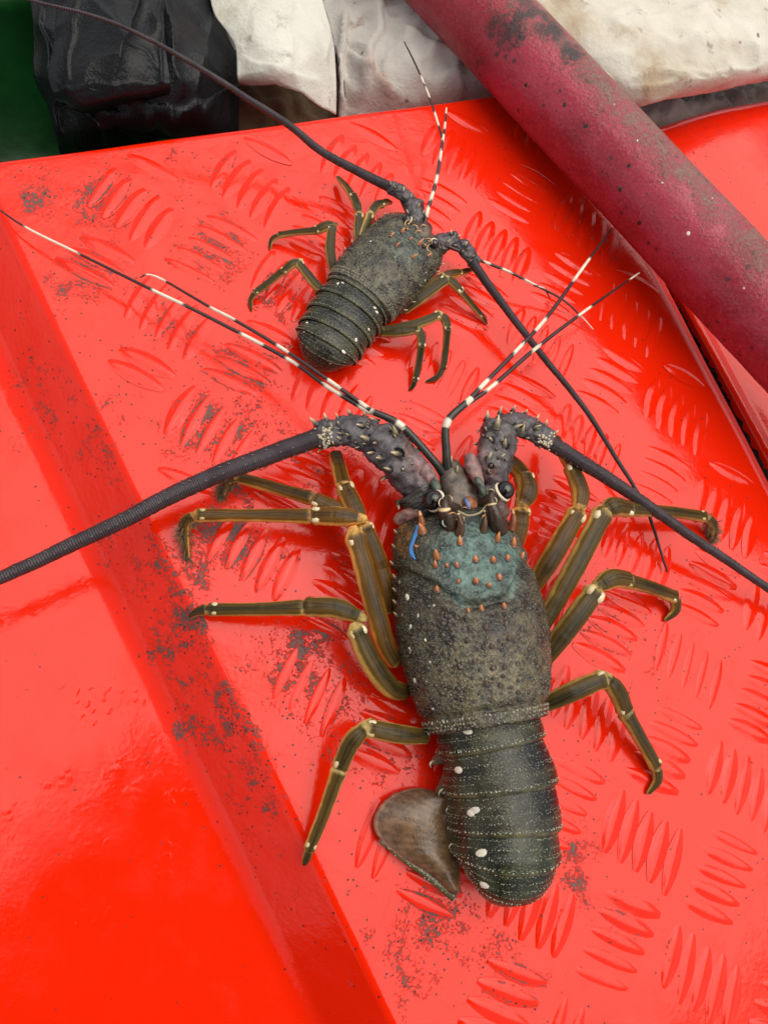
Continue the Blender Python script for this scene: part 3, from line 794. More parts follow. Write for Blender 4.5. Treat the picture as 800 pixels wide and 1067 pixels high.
def flagellum(root, ctrl, n=260, spine=.55):
    P, r = pix_path(ctrl, n)
    wv = np.cumsum(rng.normal(0, 1, (n, 2)), 0); wv -= np.linspace(0, 1, n)[:, None] * wv[-1]
    P[:, :2] += wv * (.00007 * spine)
    mb = MB(); mb.grid(tube(P, r * (1 + .012 * rng.normal(0, 1, n)), 16), closed=True, cap0=True, cap1=True)
    o = mb.build('antenna', FLAG, root)
    sb = MB(); t = np.gradient(P, axis=0)
    L = np.r_[0, np.cumsum(np.linalg.norm(np.diff(P, axis=0), axis=1))]
    s = .002
    while s < L[-1]:
        i = min(np.searchsorted(L, s), n - 1); tv = nrmz(t[i]); sd_ = nrmz(np.cross(tv, (0, 0, 1))); up = np.cross(sd_, tv)
        for a in (-1, 1, .45, -.45):
            if rng.random() < .75:
                d = nrmz(sd_ * a + up * (math.sqrt(max(0, 1 - a * a)) + .15)) 
                sb.cone(P[i] + d * r[i] * .95, d + tv * 1.1, r[i] * .13, r[i] * .75 * spine * rng.uniform(.5, 1), (.045, .035, .035), (.16, .12, .08), 4)
        s += max(r[i] * 1.15, .0016) * rng.uniform(.8, 1.3)
    tag(sb.build('spines', CHITIN, o), kind='stuff')
    return o

def peduncle(ant, segs, k, tints, pink=()):
    """thick spiny segments that carry an antenna"""
    from mathutils import noise as mn
    obs = []
    for sg, tn in zip(segs, tints):
        n = 44; P, r = pix_path(sg, n); s = np.linspace(0, 1, n)
        cap = np.sqrt(np.maximum(.10, 1 - np.abs(2 * s - 1) ** 7))
        G = tube(P, r * (.94 + .10 * np.exp(-((s - .86) / .10) ** 2) + .05 * np.exp(-((s - .15) / .1) ** 2)) * cap, 40, .76)
        for i in range(n):
            for j in range(40):
                v = Vector(G[i, j]); d = nrmz(G[i, j] - P[i])
                G[i, j] += d * k * (.0017 * mn.noise(v * (170 / k)) + .0009 * (.5 - abs(mn.noise(v * (330 / k)))) + .0005 * mn.noise(v * (620 / k)) + .0002 * rng.normal())
        cc = np.zeros(G.shape); cc[:] = tn; q = proj(G)
        for x, y, rx, ry, c in pink: cc = paint(cc, .8 * blob(q, x, y, rx, ry), c)
        mb = MB(); mb.grid(G, closed=True, cap0=True, cap1=True, c=cc)
        obs.append(mb.build('antenna_segment', PED, ant))
    return obs
def spines_at(parent, bv, pts, k, base=(.10, .05, .03), tip=CREAM, lean=(0, 0, 0), name='spine', r=.0011, h=.0034, socket=None):
    for it in pts:
        x, y = it[:2]; sc = (it[2] if len(it) > 2 else 1.0) * rng.uniform(.85, 1.15)
        p, nv = hit(bv, x, y)
        if p is None: continue
        mb = MB()
        if socket is not None: mb.dome(p, nv, r * k * sc * 1.9, r * k * .22, socket, 9)
        b = lerp(np.asarray(base, float), np.asarray(tip, float), rng.uniform(0, .15))
        mb.cone(p, nv + np.asarray(lean) + rng.normal(0, .12, 3), r * k * sc, h * k * sc, b, tip, 9, rng.normal(0, .12, 3))
        mb.build(name, CHITIN, parent)
def spots_at(parent, bv, pts, k, r=.0011, c=WHITE, name='pale_spot', ax=None):
    for it in pts:
        x, y = it[:2]; sc = (it[2] if len(it) > 2 else 1.0) * .56; asp = it[3] if len(it) > 3 else 1.45
        p, nv = hit(bv, x, y)
        if p is None: continue
        mb = MB(); mb.dome(p, nv, r * k * sc, r * k * sc * .2, np.asarray(c) * rng.uniform(.65, .95), 10, (ax if ax is not None else np.array((0, 0, 1.))) + rng.normal(0, .25, 3), asp * rng.uniform(.8, 1.2))
        mb.build(name, GRAN, parent)

def dist_poly(q, pl):
    d = np.full(q.shape[:-1], 1e9)
    for a, b in zip(pl[:-1], pl[1:]):
        a, b = np.array(a, float), np.array(b, float); ab = b - a
        t = np.clip(((q - a) @ ab) / (ab @ ab), 0, 1)[..., None]
        d = np.minimum(d, np.linalg.norm(q - (a + ab * t), axis=-1))
    return d
def blob(q, x, y, rx, ry=None): return np.exp(-((q[..., 0] - x) / rx) ** 2 - ((q[..., 1] - y) / (ry or rx)) ** 2)
def paint(cc, w, c): return cc * (1 - w[..., None]) + np.asarray(c) * w[..., None]
LEFT = -RM[0]

# =========================================================== large lobster
big = empty('spiny_lobster', W(500, 700))
tag(big, 'larger olive-brown spiny lobster with teal head and thick dark antennae spread wide', 'lobster', 'spiny lobsters on the red deck')
st = [(466, 533, 44, 18, 6, 7), (468, 541, 55, 18, 11.5, 11), (471, 556, 63, 18, 15, 12), (475, 577, 69, 17.5, 17.5, 12), (482, 608, 75, 17, 19.5, 12), (490, 648, 81, 17, 20.5, 12.5),
      (498, 696, 78, 17, 19.5, 12.5), (503, 732, 71, 17, 18, 12), (507, 755, 66, 17, 16.8, 12)]
G = carapace_grid(st, 130, 128, LEFT)
q = proj(G)
nrm_ = G - G.mean(1, keepdims=True); nrm_ /= np.linalg.norm(nrm_, axis=-1, keepdims=True)
gr = dist_poly(q, [(402, 600), (419, 596), (452, 611), (482, 632), (495, 632), (533, 623), (541, 600), (556, 580)])
G -= nrm_ * (.0013 * np.exp(-(gr / 4.5) ** 2))[..., None]
G += nrm_ * (.0007 * np.exp(-((gr - 9) / 5) ** 2))[..., None]
rear = np.linspace(0, 1, 130)[:, None]
G -= nrm_ * (.0012 * np.exp(-((rear - .925) / .012) ** 2))[..., None] * np.ones((1, 128, 1))
lump = np.sin(G[..., 0] * 520) * np.sin(G[..., 1] * 480 + 1) * np.sin(G[..., 2] * 400)
G += nrm_ * (.00025 * lump)[..., None]
q = proj(G); cc = np.zeros(G.shape); cc[:] = (.042, .037, .026)
cc = paint(cc, np.clip(blob(q, 500, 700, 62, 60) * 1.2, 0, 1), (.098, .082, .048))
cc = paint(cc, np.clip(blob(q, 540, 690, 30, 50) * .7, 0, 1), (.14, .12, .075))
cc = paint(cc, .85 * blob(q, 520, 655, 17, 24), (.034, .021, .024))
cc = paint(cc, .75 * blob(q, 466, 655, 14, 24), (.036, .027, .026))
cc = paint(cc, .6 * blob(q, 450, 700, 12, 20), (.12, .105, .07))
tw = sstep(1.42, .62, np.hypot((q[..., 0] - 498) / 44, (q[..., 1] - 582) / 40))
cc = paint(cc, tw * .95, (.078, .150, .150))
cc = paint(cc, np.exp(-(dist_poly(q, [(466, 606), (482, 631)]) / 3.5) ** 2) * .8, (.10, .17, .18))
cc = paint(cc, np.exp(-(dist_poly(q, [(534, 602), (533, 622)]) / 3) ** 2) * .8, (.10, .17, .17))
cc = paint(cc, sstep(1.2, .8, np.hypot((q[..., 0] - 421) / 7, (q[..., 1] - 562) / 18)), (.20, .085, .016))
mb = MB(); mb.grid(G, closed=True, cap0=True, cap1=True, c=cc)
car = mb.build('carapace', SHELL, big)
bv = bvh_of([car]); sf = Surf(G)
fwd = nrmz(G[0].mean(0) - G[-1].mean(0))
# relief: dense pale granules, low dark tubercles behind the neck groove
tb = MB()
GRV = [(402, 600), (419, 596), (452, 611), (482, 632), (495, 632), (533, 623), (541, 600)]
for _ in range(7500):
    u = rng.uniform(.05, .92); v = rng.uniform(.22, .80); p, nv, du = sf.at(u, v); qq = proj(p)
    teal = math.hypot((qq[0] - 498) / 42, (qq[1] - 582) / 40) < 1
    if dist_poly(qq, GRV) < 5: continue
    t = rng.random(); r = rng.uniform(.00016, .00038) * (.7 if teal else 1)
    tan_ = min(1, 1.1 * math.exp(-((qq[0] - 510) / 62) ** 2 - ((qq[1] - 705) / 40) ** 2))
    c = lerp(np.array((.07, .11, .10)), np.array((.15, .20, .17)), t) if teal else lerp(np.array((.03, .027, .018)), lerp(np.array((.12, .11, .075)), np.array((.29, .25, .165)), tan_), t ** 1.3)
    tb.dome(p, nv, r, r * .6, c, 5)
for _ in range(240):
    u = rng.uniform(.40, .9); v = rng.uniform(.24, .80); p, nv, du = sf.at(u, v); qq = proj(p)
    if dist_poly(qq, GRV) < 10 or math.hypot((qq[0] - 498) / 44, (qq[1] - 582) / 42) < 1: continue
    sc = rng.uniform(.5, 1.2)
    tb.cone(p, nv + fwd * .5, .00095 * sc, .00062 * sc, (.022, .019, .016), (.05, .036, .026), 8)
# beaded hind rim
for l, r in ((.945, .30), (.966, .27), (.986, .22)):
    for v in np.linspace(.19, .81, 70):
        p, nv, du = sf.at(l + rng.normal(0, .003), v + rng.normal(0, .002))
        tb.dome(p, nv, r * .001, r * .0007, lerp(np.array((.10, .095, .065)), np.array((.36, .33, .24)), rng.random()), 6, du, 1.7)
tag(tb.build('tubercles', CHITIN, car), kind='stuff')
OR = (.20, .055, .016); OT = (.62, .19, .05)
Z7 = lambda pts: [(380 + x / 3.333, 400 + y / 3.333, *rest) for x, y, *rest in pts]
spines_at(car, bv, Z7([(385, 612, 1.1), (445, 612, 1.1), (320, 632, 1.0), (385, 686, 1.1), (467, 672, 1.1), (325, 686, .7), (285, 632, .7), (495, 606, 1),
                       (430, 700, .8), (405, 784, 1.0), (483, 774, 1.0), (360, 790, .7), (250, 716, 1.1), (180, 565, .8)]), 1, (.07, .032, .018), OT, fwd * .9, r=.0013, h=.0017)
spines_at(car, bv, Z7([(330, 552, 1.0), (250, 600, 1.15), (460, 540, 1.0), (515, 560, .9), (200, 510, 1.1), (245, 632, .7), (545, 600, .7)]), 1, (.14, .04, .014), (.66, .24, .07), fwd * 1.2 + np.array([0, 0, .1]), r=.0016, h=.0034)
spines_at(car, bv, Z7([(270, 830, 1), (270, 870, 1), (300, 850, .9), (420, 840, 1.2), (425, 880, 1), (440, 910, 1.1), (490, 830, 1.1), (500, 880, 1.1), (530, 970, 1),
                       (355, 890, 1), (445, 985, 1.0), (420, 1040, 1.1), (470, 1045, 1), (380, 960, .8), (240, 930, .8), (330, 985, .9), (545, 850, 1), (570, 920, .9)]),
          1, (.030, .021, .018), (.09, .055, .035), fwd * .6, 'tubercle', .0012, .0009)
spots_at(car, bv, [*Z7([(147, 740, 1.6, 1.7), (157, 845, 1.1), (130, 800, .7), (185, 805, .7), (210, 890, .7), (155, 925, 1.2, 1.7), (172, 1030, 1.3, 1.7), (215, 1040, .8), (120, 690, .7), (240, 770, .7)]),
                   (432, 709, 1.2), (444, 712, .9), (434.5, 734, 1.1), (437, 752, 1.1), (451, 739, .7), (450, 754, .7), (446, 765, .7), (426, 690, .6), (448, 690, .6)], 1, .0011, WHITE, 'pale_spot', -fwd)
# spiny left and right lower margins
for v, us in ((.262, np.linspace(.08, .45, 7)), (.735, np.linspace(.06, .6, 9))):
    for u in us:
        p, nv, du = sf.at(u, v); m_ = MB(); m_.cone(p, nv + fwd * 1.1, .0009, .0020, (.07, .05, .03), (.42, .33, .20), 6); m_.build('spine', CHITIN, car)

for nm, pts, wpx, cl in (('blue_streak', [(435, 547), (434, 553), (431, 562), (428, 572), (430, 579), (433, 583)], 2.2, (.045, .20, .50)),):
    Q = [hit(bv, *p_) for p_ in pts]; Q = np.array([p_ + n_ * .0001 for p_, n_ in Q if p_ is not None]); nv_ = hit(bv, *pts[2])[1]
    Q = cr(np.c_[Q], 24); rr_ = wpx * mpp(Q[0]) * np.sqrt(np.maximum(.05, 1 - np.abs(np.linspace(-1, 1, 24)) ** 4)) * (1 + .1 * np.sin(np.arange(24) * 1.1))
    m_ = MB(); m_.grid(tube(Q, rr_, 12, .22, nv_), closed=True, cap0=True, cap1=True, c=cl); m_.build(nm, BAND, car)
# eyes on stalks, horns over them
def eye(root, x, y, z, rpx, stalk, k=1.0):
    c = W(x, y, z * .001); r = rpx * mpp(c)
    mb = MB(); th = np.linspace(0.02, math.pi - .02, 18)
    G = np.array([[c + r * np.array([math.sin(t) * math.cos(a), math.sin(t) * math.sin(a), math.cos(t)]) for a in np.linspace(0, 2 * math.pi, 24, endpoint=False)] for t in th])
    mb.grid(G, closed=True, cap0=True, cap1=True); o = mb.build('eye', EYE, root)
    P, rr = pix_path(stalk, 14)
    mb = MB(); mb.grid(tube(P, rr, 14), closed=True, cap0=True, cap1=True, c=(.05, .03, .02)); mb.build('eye_stalk', CHITIN, o)
    # pale rim of the stalk cup
    ax = nrmz(P[-1] - P[0]); a = nrmz(np.cross(ax, (0, 0, 1))); b = np.cross(ax, a); base = c - ax * r * .35
    ring = np.array([base + (a * math.cos(w) + b * math.sin(w)) * r * .97 for w in np.linspace(0, 2 * math.pi, 30)])
    mb = MB(); mb.grid(tube(ring, .00062 * k, 6), closed=True, c=(.72, .62, .46)); mb.build('eye_rim', BAND, o)
    return o
eye(big, 451, 521, 32, 11, [(478, 532, 25, 6), (466, 526, 29, 6), (457, 523, 31, 6.5)])
eye(big, 526, 511, 33, 10, [(502, 526, 25, 6), (512, 519, 30, 6), (520, 514, 32, 6)])
def horn(parent, ctrl, bands, base=(.035, .018, .010), stripe=(.70, .50, .26), k=1.0):
    n = 40; P, r = pix_path(ctrl, n); cc = np.zeros((n, 16, 3)); cc[:] = base
    for a, b in bands: cc[int(a * n):int(b * n)] = stripe
    mb = MB(); mb.grid(tube(P, r, 16), closed=True, cap0=True, cap1=True, c=cc); return mb.build('horn', CHITIN, parent)
horn(car, [(470, 553, 29, 11), (466, 541, 34, 9), (463, 529, 37, 6), (465, 516, 37, 1.5)], [(.62, .65)])
horn(car, [(520, 552, 31, 10), (516, 539, 36, 8.5), (512, 524, 38, 5), (512, 508, 38, 1.5)], [(.6, .63)])
horn(car, [(478, 556, 33, 6), (480, 546, 36, 4), (477, 534, 37, 1.5)], [(.9, .97)], (.06, .028, .012))
horn(car, [(503, 554, 33, 5), (505, 543, 35, 3.5), (505, 531, 36, 1)], [(.9, .97)], (.06, .028, .012))
horn(car, [(440, 552, 27, 5.5), (439, 542, 29, 3.5), (437, 532, 30, .8)], [(.75, .99)], (.22, .06, .015), (.6, .3, .12))
horn(car, [(532, 552, 28, 5), (535, 541, 30, 3.2), (534, 530, 30, .8)], [(.75, .99)], (.20, .05, .015), (.6, .3, .12))
def crescent(parent, x, y, z, rp, a0, a1, wpx=.8, c=(.66, .50, .30), up=2.0):
    P = []
    for t in np.linspace(0, 1, 14):
        a = math.radians(lerp(a0, a1, t)); P.append(W(x + rp * math.cos(a), y - rp * math.sin(a), (z + up * math.sin(math.pi * t)) * .001))
    P = np.array(P); r = wpx * mpp(P[0]) * np.sin(np.linspace(.25, math.pi - .25, 14))
    m_ = MB(); m_.grid(tube(P, r, 6), closed=True, cap0=True, cap1=True, c=c); return m_.build('crescent_mark', BAND, parent)
for x, y, z, rp, a0, a1, cl in ((463, 524, 38, 7, 100, 250, 0), (466, 521, 39, 6, -40, 80, 0), (472, 541, 38, 8, 60, 160, 1), (476, 549, 36, 9, 20, 120, 1), (480, 541, 38, 4, -60, 90, 1), (466, 544, 36, 6, 130, 260, 2),
                                (512, 522, 39, 6, -60, 90, 0), (514, 533, 38, 6, 40, 200, 1), (519, 540, 36, 7, 30, 150, 1), (511, 514, 39, 5, 0, 140, 0), (506, 541, 36, 5, 60, 190, 1), (484, 532, 36, 4, 20, 150, 1)):
    crescent(car, x, y, z - 1.5, rp * .85, a0, a1, .75, ((.52, .40, .25), (.52, .26, .09), (.40, .52, .48))[cl])
# plate between the eyes, with beaded rim, and the pink cheeks
def lump_part(parent, name, ctrl, tn, flat=.7, m=PED, ns=28):
    from mathutils import noise as mn
    n = 36; P, r = pix_path(ctrl, n); s = np.linspace(0, 1, n)
    G = tube(P, r * np.sqrt(np.maximum(.10, 1 - np.abs(2 * s - 1) ** 5)), ns, flat)
    for i in range(n):
        for j in range(ns):
            v = Vector(G[i, j]); d = nrmz(G[i, j] - P[i]); a = min(.0012, r[i] * .22)
            G[i, j] += d * a * (mn.noise(v * 260) + .5 * mn.noise(v * 620))
    mb = MB(); mb.grid(G, closed=True, cap0=True, cap1=True, c=tn); return mb.build(name, m, parent)
plate = lump_part(big, 'antennule_plate', [(490, 550, 20, 22), (481, 525, 22, 21), (474, 500, 23, 17), (467, 478, 23, 11)], (.085, .060, .046))
P, r = pix_path([(478, 533, 34, 1), (488, 537, 35, 1), (500, 534, 35.5, 1), (508, 525, 36, 1)], 16)
for p in P:
    m_ = MB(); m_.dome(p, (0, 0, 1), .00048, .0005, (.46, .37, .22), 6); m_.build('bead', GRAN, plate)
lump_part(plate, 'pink_joint', [(438, 485, 26, 8), (446, 494, 27.5, 8.5), (454, 507, 26, 6)], (.17, .095, .095))
lump_part(plate, 'pink_joint', [(489, 472, 27, 8), (494, 490, 28, 8), (501, 509, 27, 5)], (.19, .105, .10))
lump_part(plate, 'green_joint', [(451, 500, 29, 4.5), (455, 509, 29.5, 4.5), (459, 520, 28, 3.5)], (.055, .075, .055))
lump_part(plate, 'green_joint', [(496, 497, 30, 4), (501, 507, 30, 4), (505, 518, 29, 3)], (.055, .075, .055))
lump_part(plate, 'cheek', [(410, 543, 20, 7), (430, 534, 22.5, 7.5), (450, 526, 24, 6)], (.15, .07, .06))
lump_part(plate, 'cheek', [(483, 520, 27, 6), (489, 524, 28, 6.5), (497, 527, 27, 5)], (.24, .085, .03))
lump_part(plate, 'blue_streak', [(484, 518, 29, 2), (487, 525, 30, 2.2), (489, 531, 30, 1.5)], (.10, .16, .36))
lump_part(plate, 'cheek', [(527, 540, 22, 8), (520, 528, 24, 8), (513, 520, 24, 7)], (.10, .05, .04))
for px, py in ((455, 487), (448, 470), (482, 476), (476, 492), (470, 482), (463, 486)):
    p, nv = hit(bvh_of([plate]), px, py)
    if p is not None:
        m_ = MB(); m_.cone(p, nv + fwd, .0008, .003, (.1, .08, .05), CREAM, 6); m_.build('spine', CHITIN, plate)

# antennae
GP = (.066, .056, .066)
aL = flagellum(big, [(332, 455, 22, 10.3), (215, 500, 18, 9.4), (120, 547, 14, 8.4), (0, 603, 9, 6.9), (-120, 655, 5, 5.6), (-260, 705, 2.5, 4)])
oL = peduncle(aL, [[(396, 457, 24, 16), (362, 449, 24, 16.5), (326, 456, 22, 13)], [(444, 516, 20, 21), (415, 478, 24, 24), (384, 450, 25, 20)], [(450, 536, 19, 22), (430, 508, 20, 25)]],
              1, (GP, GP, (.04, .035, .033)), [(436, 486, 9, 14, (.20, .11, .115)), (425, 470, 5, 14, (.13, .075, .06))])
bL = bvh_of(oL)
Z6 = lambda pts: [(160 + x / 2.807, 400 + y / 2.807, *rest) for x, y, *rest in pts]
fL = nrmz(W(330, 455, .02) - W(430, 500, .02))
imgup0 = -RM[1]
spines_at(aL, bL, [(335 + rng.random() * 95, 440 + rng.random() * 50, rng.uniform(.35, .7)) for _ in range(34)], 1, (.03, .02, .018), (.50, .36, .20), fL * .9, r=.0010, h=.0026, socket=(.010, .009, .009))
SPB = (.03, .02, .018)
spines_at(aL, bL, Z6([(625, 162, 1.5), (608, 122, .9), (705, 145, 1.4), (715, 205, 1.3), (665, 218, 1.1), (690, 110, 1.1), (520, 130, .8), (545, 160, .6), (500, 150, .6), (640, 200, .8), (570, 150, .6), (690, 250, .8), (730, 250, .8)]),
          1, SPB, CREAM, fL * .9, r=.0010, h=.0032, socket=(.008, .007, .007))
def edge_spines(parent, pts, z, d, k=1.0, c=SPB, bvs=None):
    for x, y, sc in pts:
        p = W(x, y, z * .001); bq = bvs
        loc, nv, _, _ = bq.find_nearest(Vector(p)); p = np.array(loc); nv = np.array(nv)
        if np.dot(nv, np.asarray(d(x, y))) < 0: nv = -nv
        sc *= rng.uniform(.8, 1.1)
        m_ = MB(); m_.cone(p, np.asarray(d(x, y)) * .6 + nv * .6, .0012 * sc * k, .0034 * sc * k, c, CREAM, 8); m_.build('spine', CHITIN, parent)
imgup = -RM[1]; imgup[2] = 0; imgup = nrmz(imgup); imgrt = RM[0].copy(); imgrt[2] = 0; imgrt = nrmz(imgrt)
edge_spines(aL, [(330, 442, 1.1), (340, 438, 1), (352, 436, .8), (366, 434, 1), (380, 434, .8), (395, 438, 1.2), (408, 446, 1.1), (418, 458, .9)], 25, lambda x, y: imgup + fL * .8 + np.array([0, 0, .2]), bvs=bL)
edge_spines(aL, [(332, 470, .8), (352, 466, .6), (378, 474, .8), (398, 500, .8), (410, 518, .9)], 20, lambda x, y: -imgup + fL * .7, bvs=bL)
tn = MB()
for _ in range(46):
    p, nv = hit(bL, 327 + rng.random() * 20, 444 + rng.random() * 24)
    if p is not None: tn.dome(p, nv, .0006, .0005, (.5, .44, .30), 5)
tag(tn.build('granules', GRAN, aL), kind='stuff')

aR = flagellum(big, [(566, 457, 24, 8.6), (640, 503, 21, 6.9), (720, 558, 16, 5.3), (800, 613, 11, 4.2), (900, 685, 4, 2.6)])
oR = peduncle(aR, [[(514, 444, 26, 15), (545, 444, 26, 13), (576, 463, 24, 9.5)], [(512, 510, 21, 16), (515, 476, 25, 20), (522, 438, 27, 19)], [(507, 536, 19, 18), (513, 506, 21, 18)]],
              1, (GP, (.070, .062, .068), (.06, .045, .045)), [(499, 478, 9, 20, (.22, .12, .12)), (512, 492, 8, 8, (.18, .09, .09))])
bR = bvh_of(oR); fR = nrmz(W(575, 462, .02) - W(520, 440, .02))
spines_at(aR, bR, [(500 + rng.random() * 70, 430 + rng.random() * 65, rng.uniform(.35, .7)) for _ in range(30)], 1, (.03, .02, .018), (.50, .36, .20), imgup * .7 + fR * .4, r=.0010, h=.0026, socket=(.010, .009, .009))
spines_at(aR, bR, [(380 + x / 3.333, 400 + y / 3.333, s) for x, y, s in ((458, 150, 1.4), (485, 212, 1.2), (520, 150, 1.1), (545, 165, 1.1), (590, 150, .9), (440, 195, .8), (600, 190, .7), (430, 260, .8), (470, 255, .8), (560, 185, .7))],
          1, SPB, CREAM, imgup * .8 + fR * .4, r=.0010, h=.0030, socket=(.008, .007, .007))
edge_spines(aR, [(505, 432, 1.4), (520, 424, 1), (534, 427, 1), (547, 431, 1), (558, 436, 1), (568, 443, 1), (577, 452, 1)], 26, lambda x, y: imgup * 1.0 + fR * .5 + np.array([0, 0, .3]), bvs=bR)
edge_spines(aR, [(537, 470, .8), (531, 490, .8), (560, 468, .7), (497, 462, .7), (499, 448, .8)], 21, lambda x, y: imgrt * (.6 if x > 520 else -.6) - imgup * .2, bvs=bR)
tn = MB()
for _ in range(40):
    p, nv = hit(bR, 560 + rng.random() * 18, 450 + rng.random() * 22)
    if p is not None: tn.dome(p, nv, .0006, .0005, (.5, .44, .30), 5)
tag(tn.build('granules', GRAN, aR), kind='stuff')

# antennules
def stem(root, ctrl, bands, dark=(.022, .022, .018), n=80): return banded(root, 'antennule', ctrl, bands, n, dark)
s1 = stem(big, [(462, 494, 24, 5.5), (450, 478, 27, 5), (417, 443, 28, 4.8), (384, 427, 26, 4.2)], [((419, 445), (414, 441)), ((382, 426), (387, 429)), ((386, 429), (383, 427))])
DK = (.030, .012, .012)
banded(s1, 'antennule_branch', [(386, 430, 26, 3.4), (340, 402, 23, 2.9), (300, 374, 20, 2.6), (215, 329, 16, 2.3), (161, 303, 14, 2.1), (82, 264, 9, 1.7), (26, 236, 6, 1.4), (-12, 210, 4, 1)],
       [((80, 263), (28, 237)), ((161, 303), (188, 317)), ((252, 350), (268, 358)), ((300, 374), (306, 378)), ((340, 401), (354, 411)), ((376, 424), (383, 428))], 220, DK)
banded(s1, 'antennule_branch', [(386, 427, 27, 2.9), (345, 398, 25, 2.6), (294, 363, 21, 2.3), (244, 333, 18, 2.1), (219, 320, 16, 1.9), (171, 292, 12, 1.5), (154, 286, 10, 1.2), (146, 289, 9, .8)],
       [((170, 292), (154, 286)), ((220, 320), (242, 332)), ((290, 360), (298, 366)), ((342, 397), (352, 403)), ((376, 420), (381, 424))], 200, DK)
s2 = stem(big, [(467, 494, 24, 6), (465, 472, 28, 5.5), (466, 440, 32, 5), (491, 415, 33, 4.2)], [((466, 443), (466, 438)), ((487, 419), (492, 414))])
banded(s2, 'antennule_branch', [(488, 417, 33, 3.2), (505, 399, 32, 2.8), (540, 363, 30, 2.5), (570, 330, 27, 2.3), (607, 279, 22, 1.9), (637, 238, 18, 1)],
       [((500, 404), (508, 396)), ((536, 367), (543, 360)), ((559, 343), (567, 333)), ((599, 291), (613, 270))], 160, DK)
banded(s2, 'antennule_branch', [(489, 419, 31, 3.2), (513, 402, 30, 2.7), (558, 363, 27, 2.4), (609, 324, 22, 1.9), (666, 284, 16, 1)],
       [((507, 407), (516, 399)), ((555, 366), (561, 361)), ((603, 329), (614, 320)), ((657, 290), (667, 284))], 160, DK)

# legs
BR = (1.5, 1.05, .70); OLV = (1.12, 1.0, .80)
leg(big, [[(404, 612, 12, 9), (392, 580, 16, 10), (378, 546, 19, 10)], [(377, 546, 19, 9), (367, 525, 18, 10), (358, 506, 16, 9)], [(358, 507, 16, 8.5), (353, 488, 13, 8.2), (349, 472, 9, 7)]], 1, False, BR)
leg(big, [[(406, 640, 10, 9), (398, 600, 14, 10), (379, 550, 16, 10)], [(378, 543, 16, 9), (350, 531, 15, 9.5), (325, 520, 14, 8)], [(327, 520, 13.5, 7.5), (285, 508, 9, 7), (246, 497, 6, 6)], [(246, 497, 6, 5.5), (236, 502, 4, 5), (232, 517, 1.5, 2)]], 1, True, BR)
leg(big, [[(414, 694, 11, 10), (400, 668, 15, 11.5), (384, 610, 20, 11), (368, 552, 22, 11)], [(374, 540, 22, 9.5), (350, 538, 21, 10), (325, 538, 18, 8.5)], [(327, 538, 18, 8), (260, 537, 13, 7.2), (200, 537, 10, 7)], [(203, 537, 9.5, 6), (192, 548, 7, 6), (196, 582, 1, 2)]], 1, True, BR)
leg(big, [[(425, 722, 10, 10), (406, 716, 14, 11.5), (385, 688, 18, 11.5), (369, 652, 20, 10.5)], [(375, 643, 20, 9), (350, 634, 20, 10.5), (316, 632, 17, 9.5)], [(318, 633, 17, 8.5), (265, 635, 12, 7.5), (215, 635, 6, 7)], [(216, 635, 5.5, 6), (207, 637, 3.5, 5), (197, 643, 1, 2)]], 1, False, OLV)
leg(big, [[(446, 768, 13, 9), (415, 765, 17, 10), (380, 758, 19, 10)], [(381, 757, 19, 9.5), (365, 775, 17, 9.5), (353, 802, 14, 8.5)], [(354, 800, 14, 8.5), (337, 848, 8, 7.5), (321, 888, 3.5, 6)], [(322, 886, 3.5, 5), (319, 895, 2, 4.5), (316, 902, 1, 2)]], 1, False, OLV)
leg(big, [[(530, 580, 12, 9), (539, 556, 16, 10), (543, 530, 19, 10)], [(543, 527, 19, 10), (549, 512, 19, 11), (545, 496, 17, 10)], [(546, 498, 17, 9), (538, 488, 14, 9), (527, 478, 10, 8)]], 1, False, BR)
leg(big, [[(552, 616, 12, 10), (575, 580, 18, 11), (603, 531, 22, 10.5)], [(603, 530, 22, 10), (604, 512, 21, 9), (594, 485, 18, 8)], [(595, 487, 18, 6.5), (588, 476, 15, 6), (578, 455, 10, 5)]], 1, False, BR)
leg(big, [[(560, 660, 11, 10), (598, 592, 19, 11), (630, 530, 23, 11)], [(629, 532, 23, 10), (640, 528, 23, 10), (655, 531, 20, 8)], [(652, 531, 20, 7.5), (695, 533, 14, 6.5), (737, 539, 8, 6)], [(736, 539, 8, 5), (743, 548, 5, 5), (742, 563, 1, 2)]], 1, True, OLV)
leg(big, [[(562, 694, 11, 10), (596, 648, 18, 11.5), (622, 613, 21, 11)], [(621, 612, 21, 9.5), (637, 603, 21, 10), (655, 605, 18, 8.5)], [(652, 605, 18, 8), (680, 613, 12, 7.5), (704, 623, 6, 7)], [(703, 623, 6, 6), (703, 636, 3.5, 5), (692, 647, .8, 2)]], 1, False, OLV)
leg(big, [[(560, 738, 12, 9), (598, 720, 18, 10.5), (631, 706, 20, 10)], [(631, 706, 20, 9), (643, 722, 17, 9.5), (651, 742, 14, 8.5)], [(650, 741, 14, 8.5), (667, 770, 8, 7.5), (684, 801, 4, 7)], [(684, 801, 4, 6), (684, 814, 2.5, 5), (674, 828, .8, 2)]], 1, False, OLV)

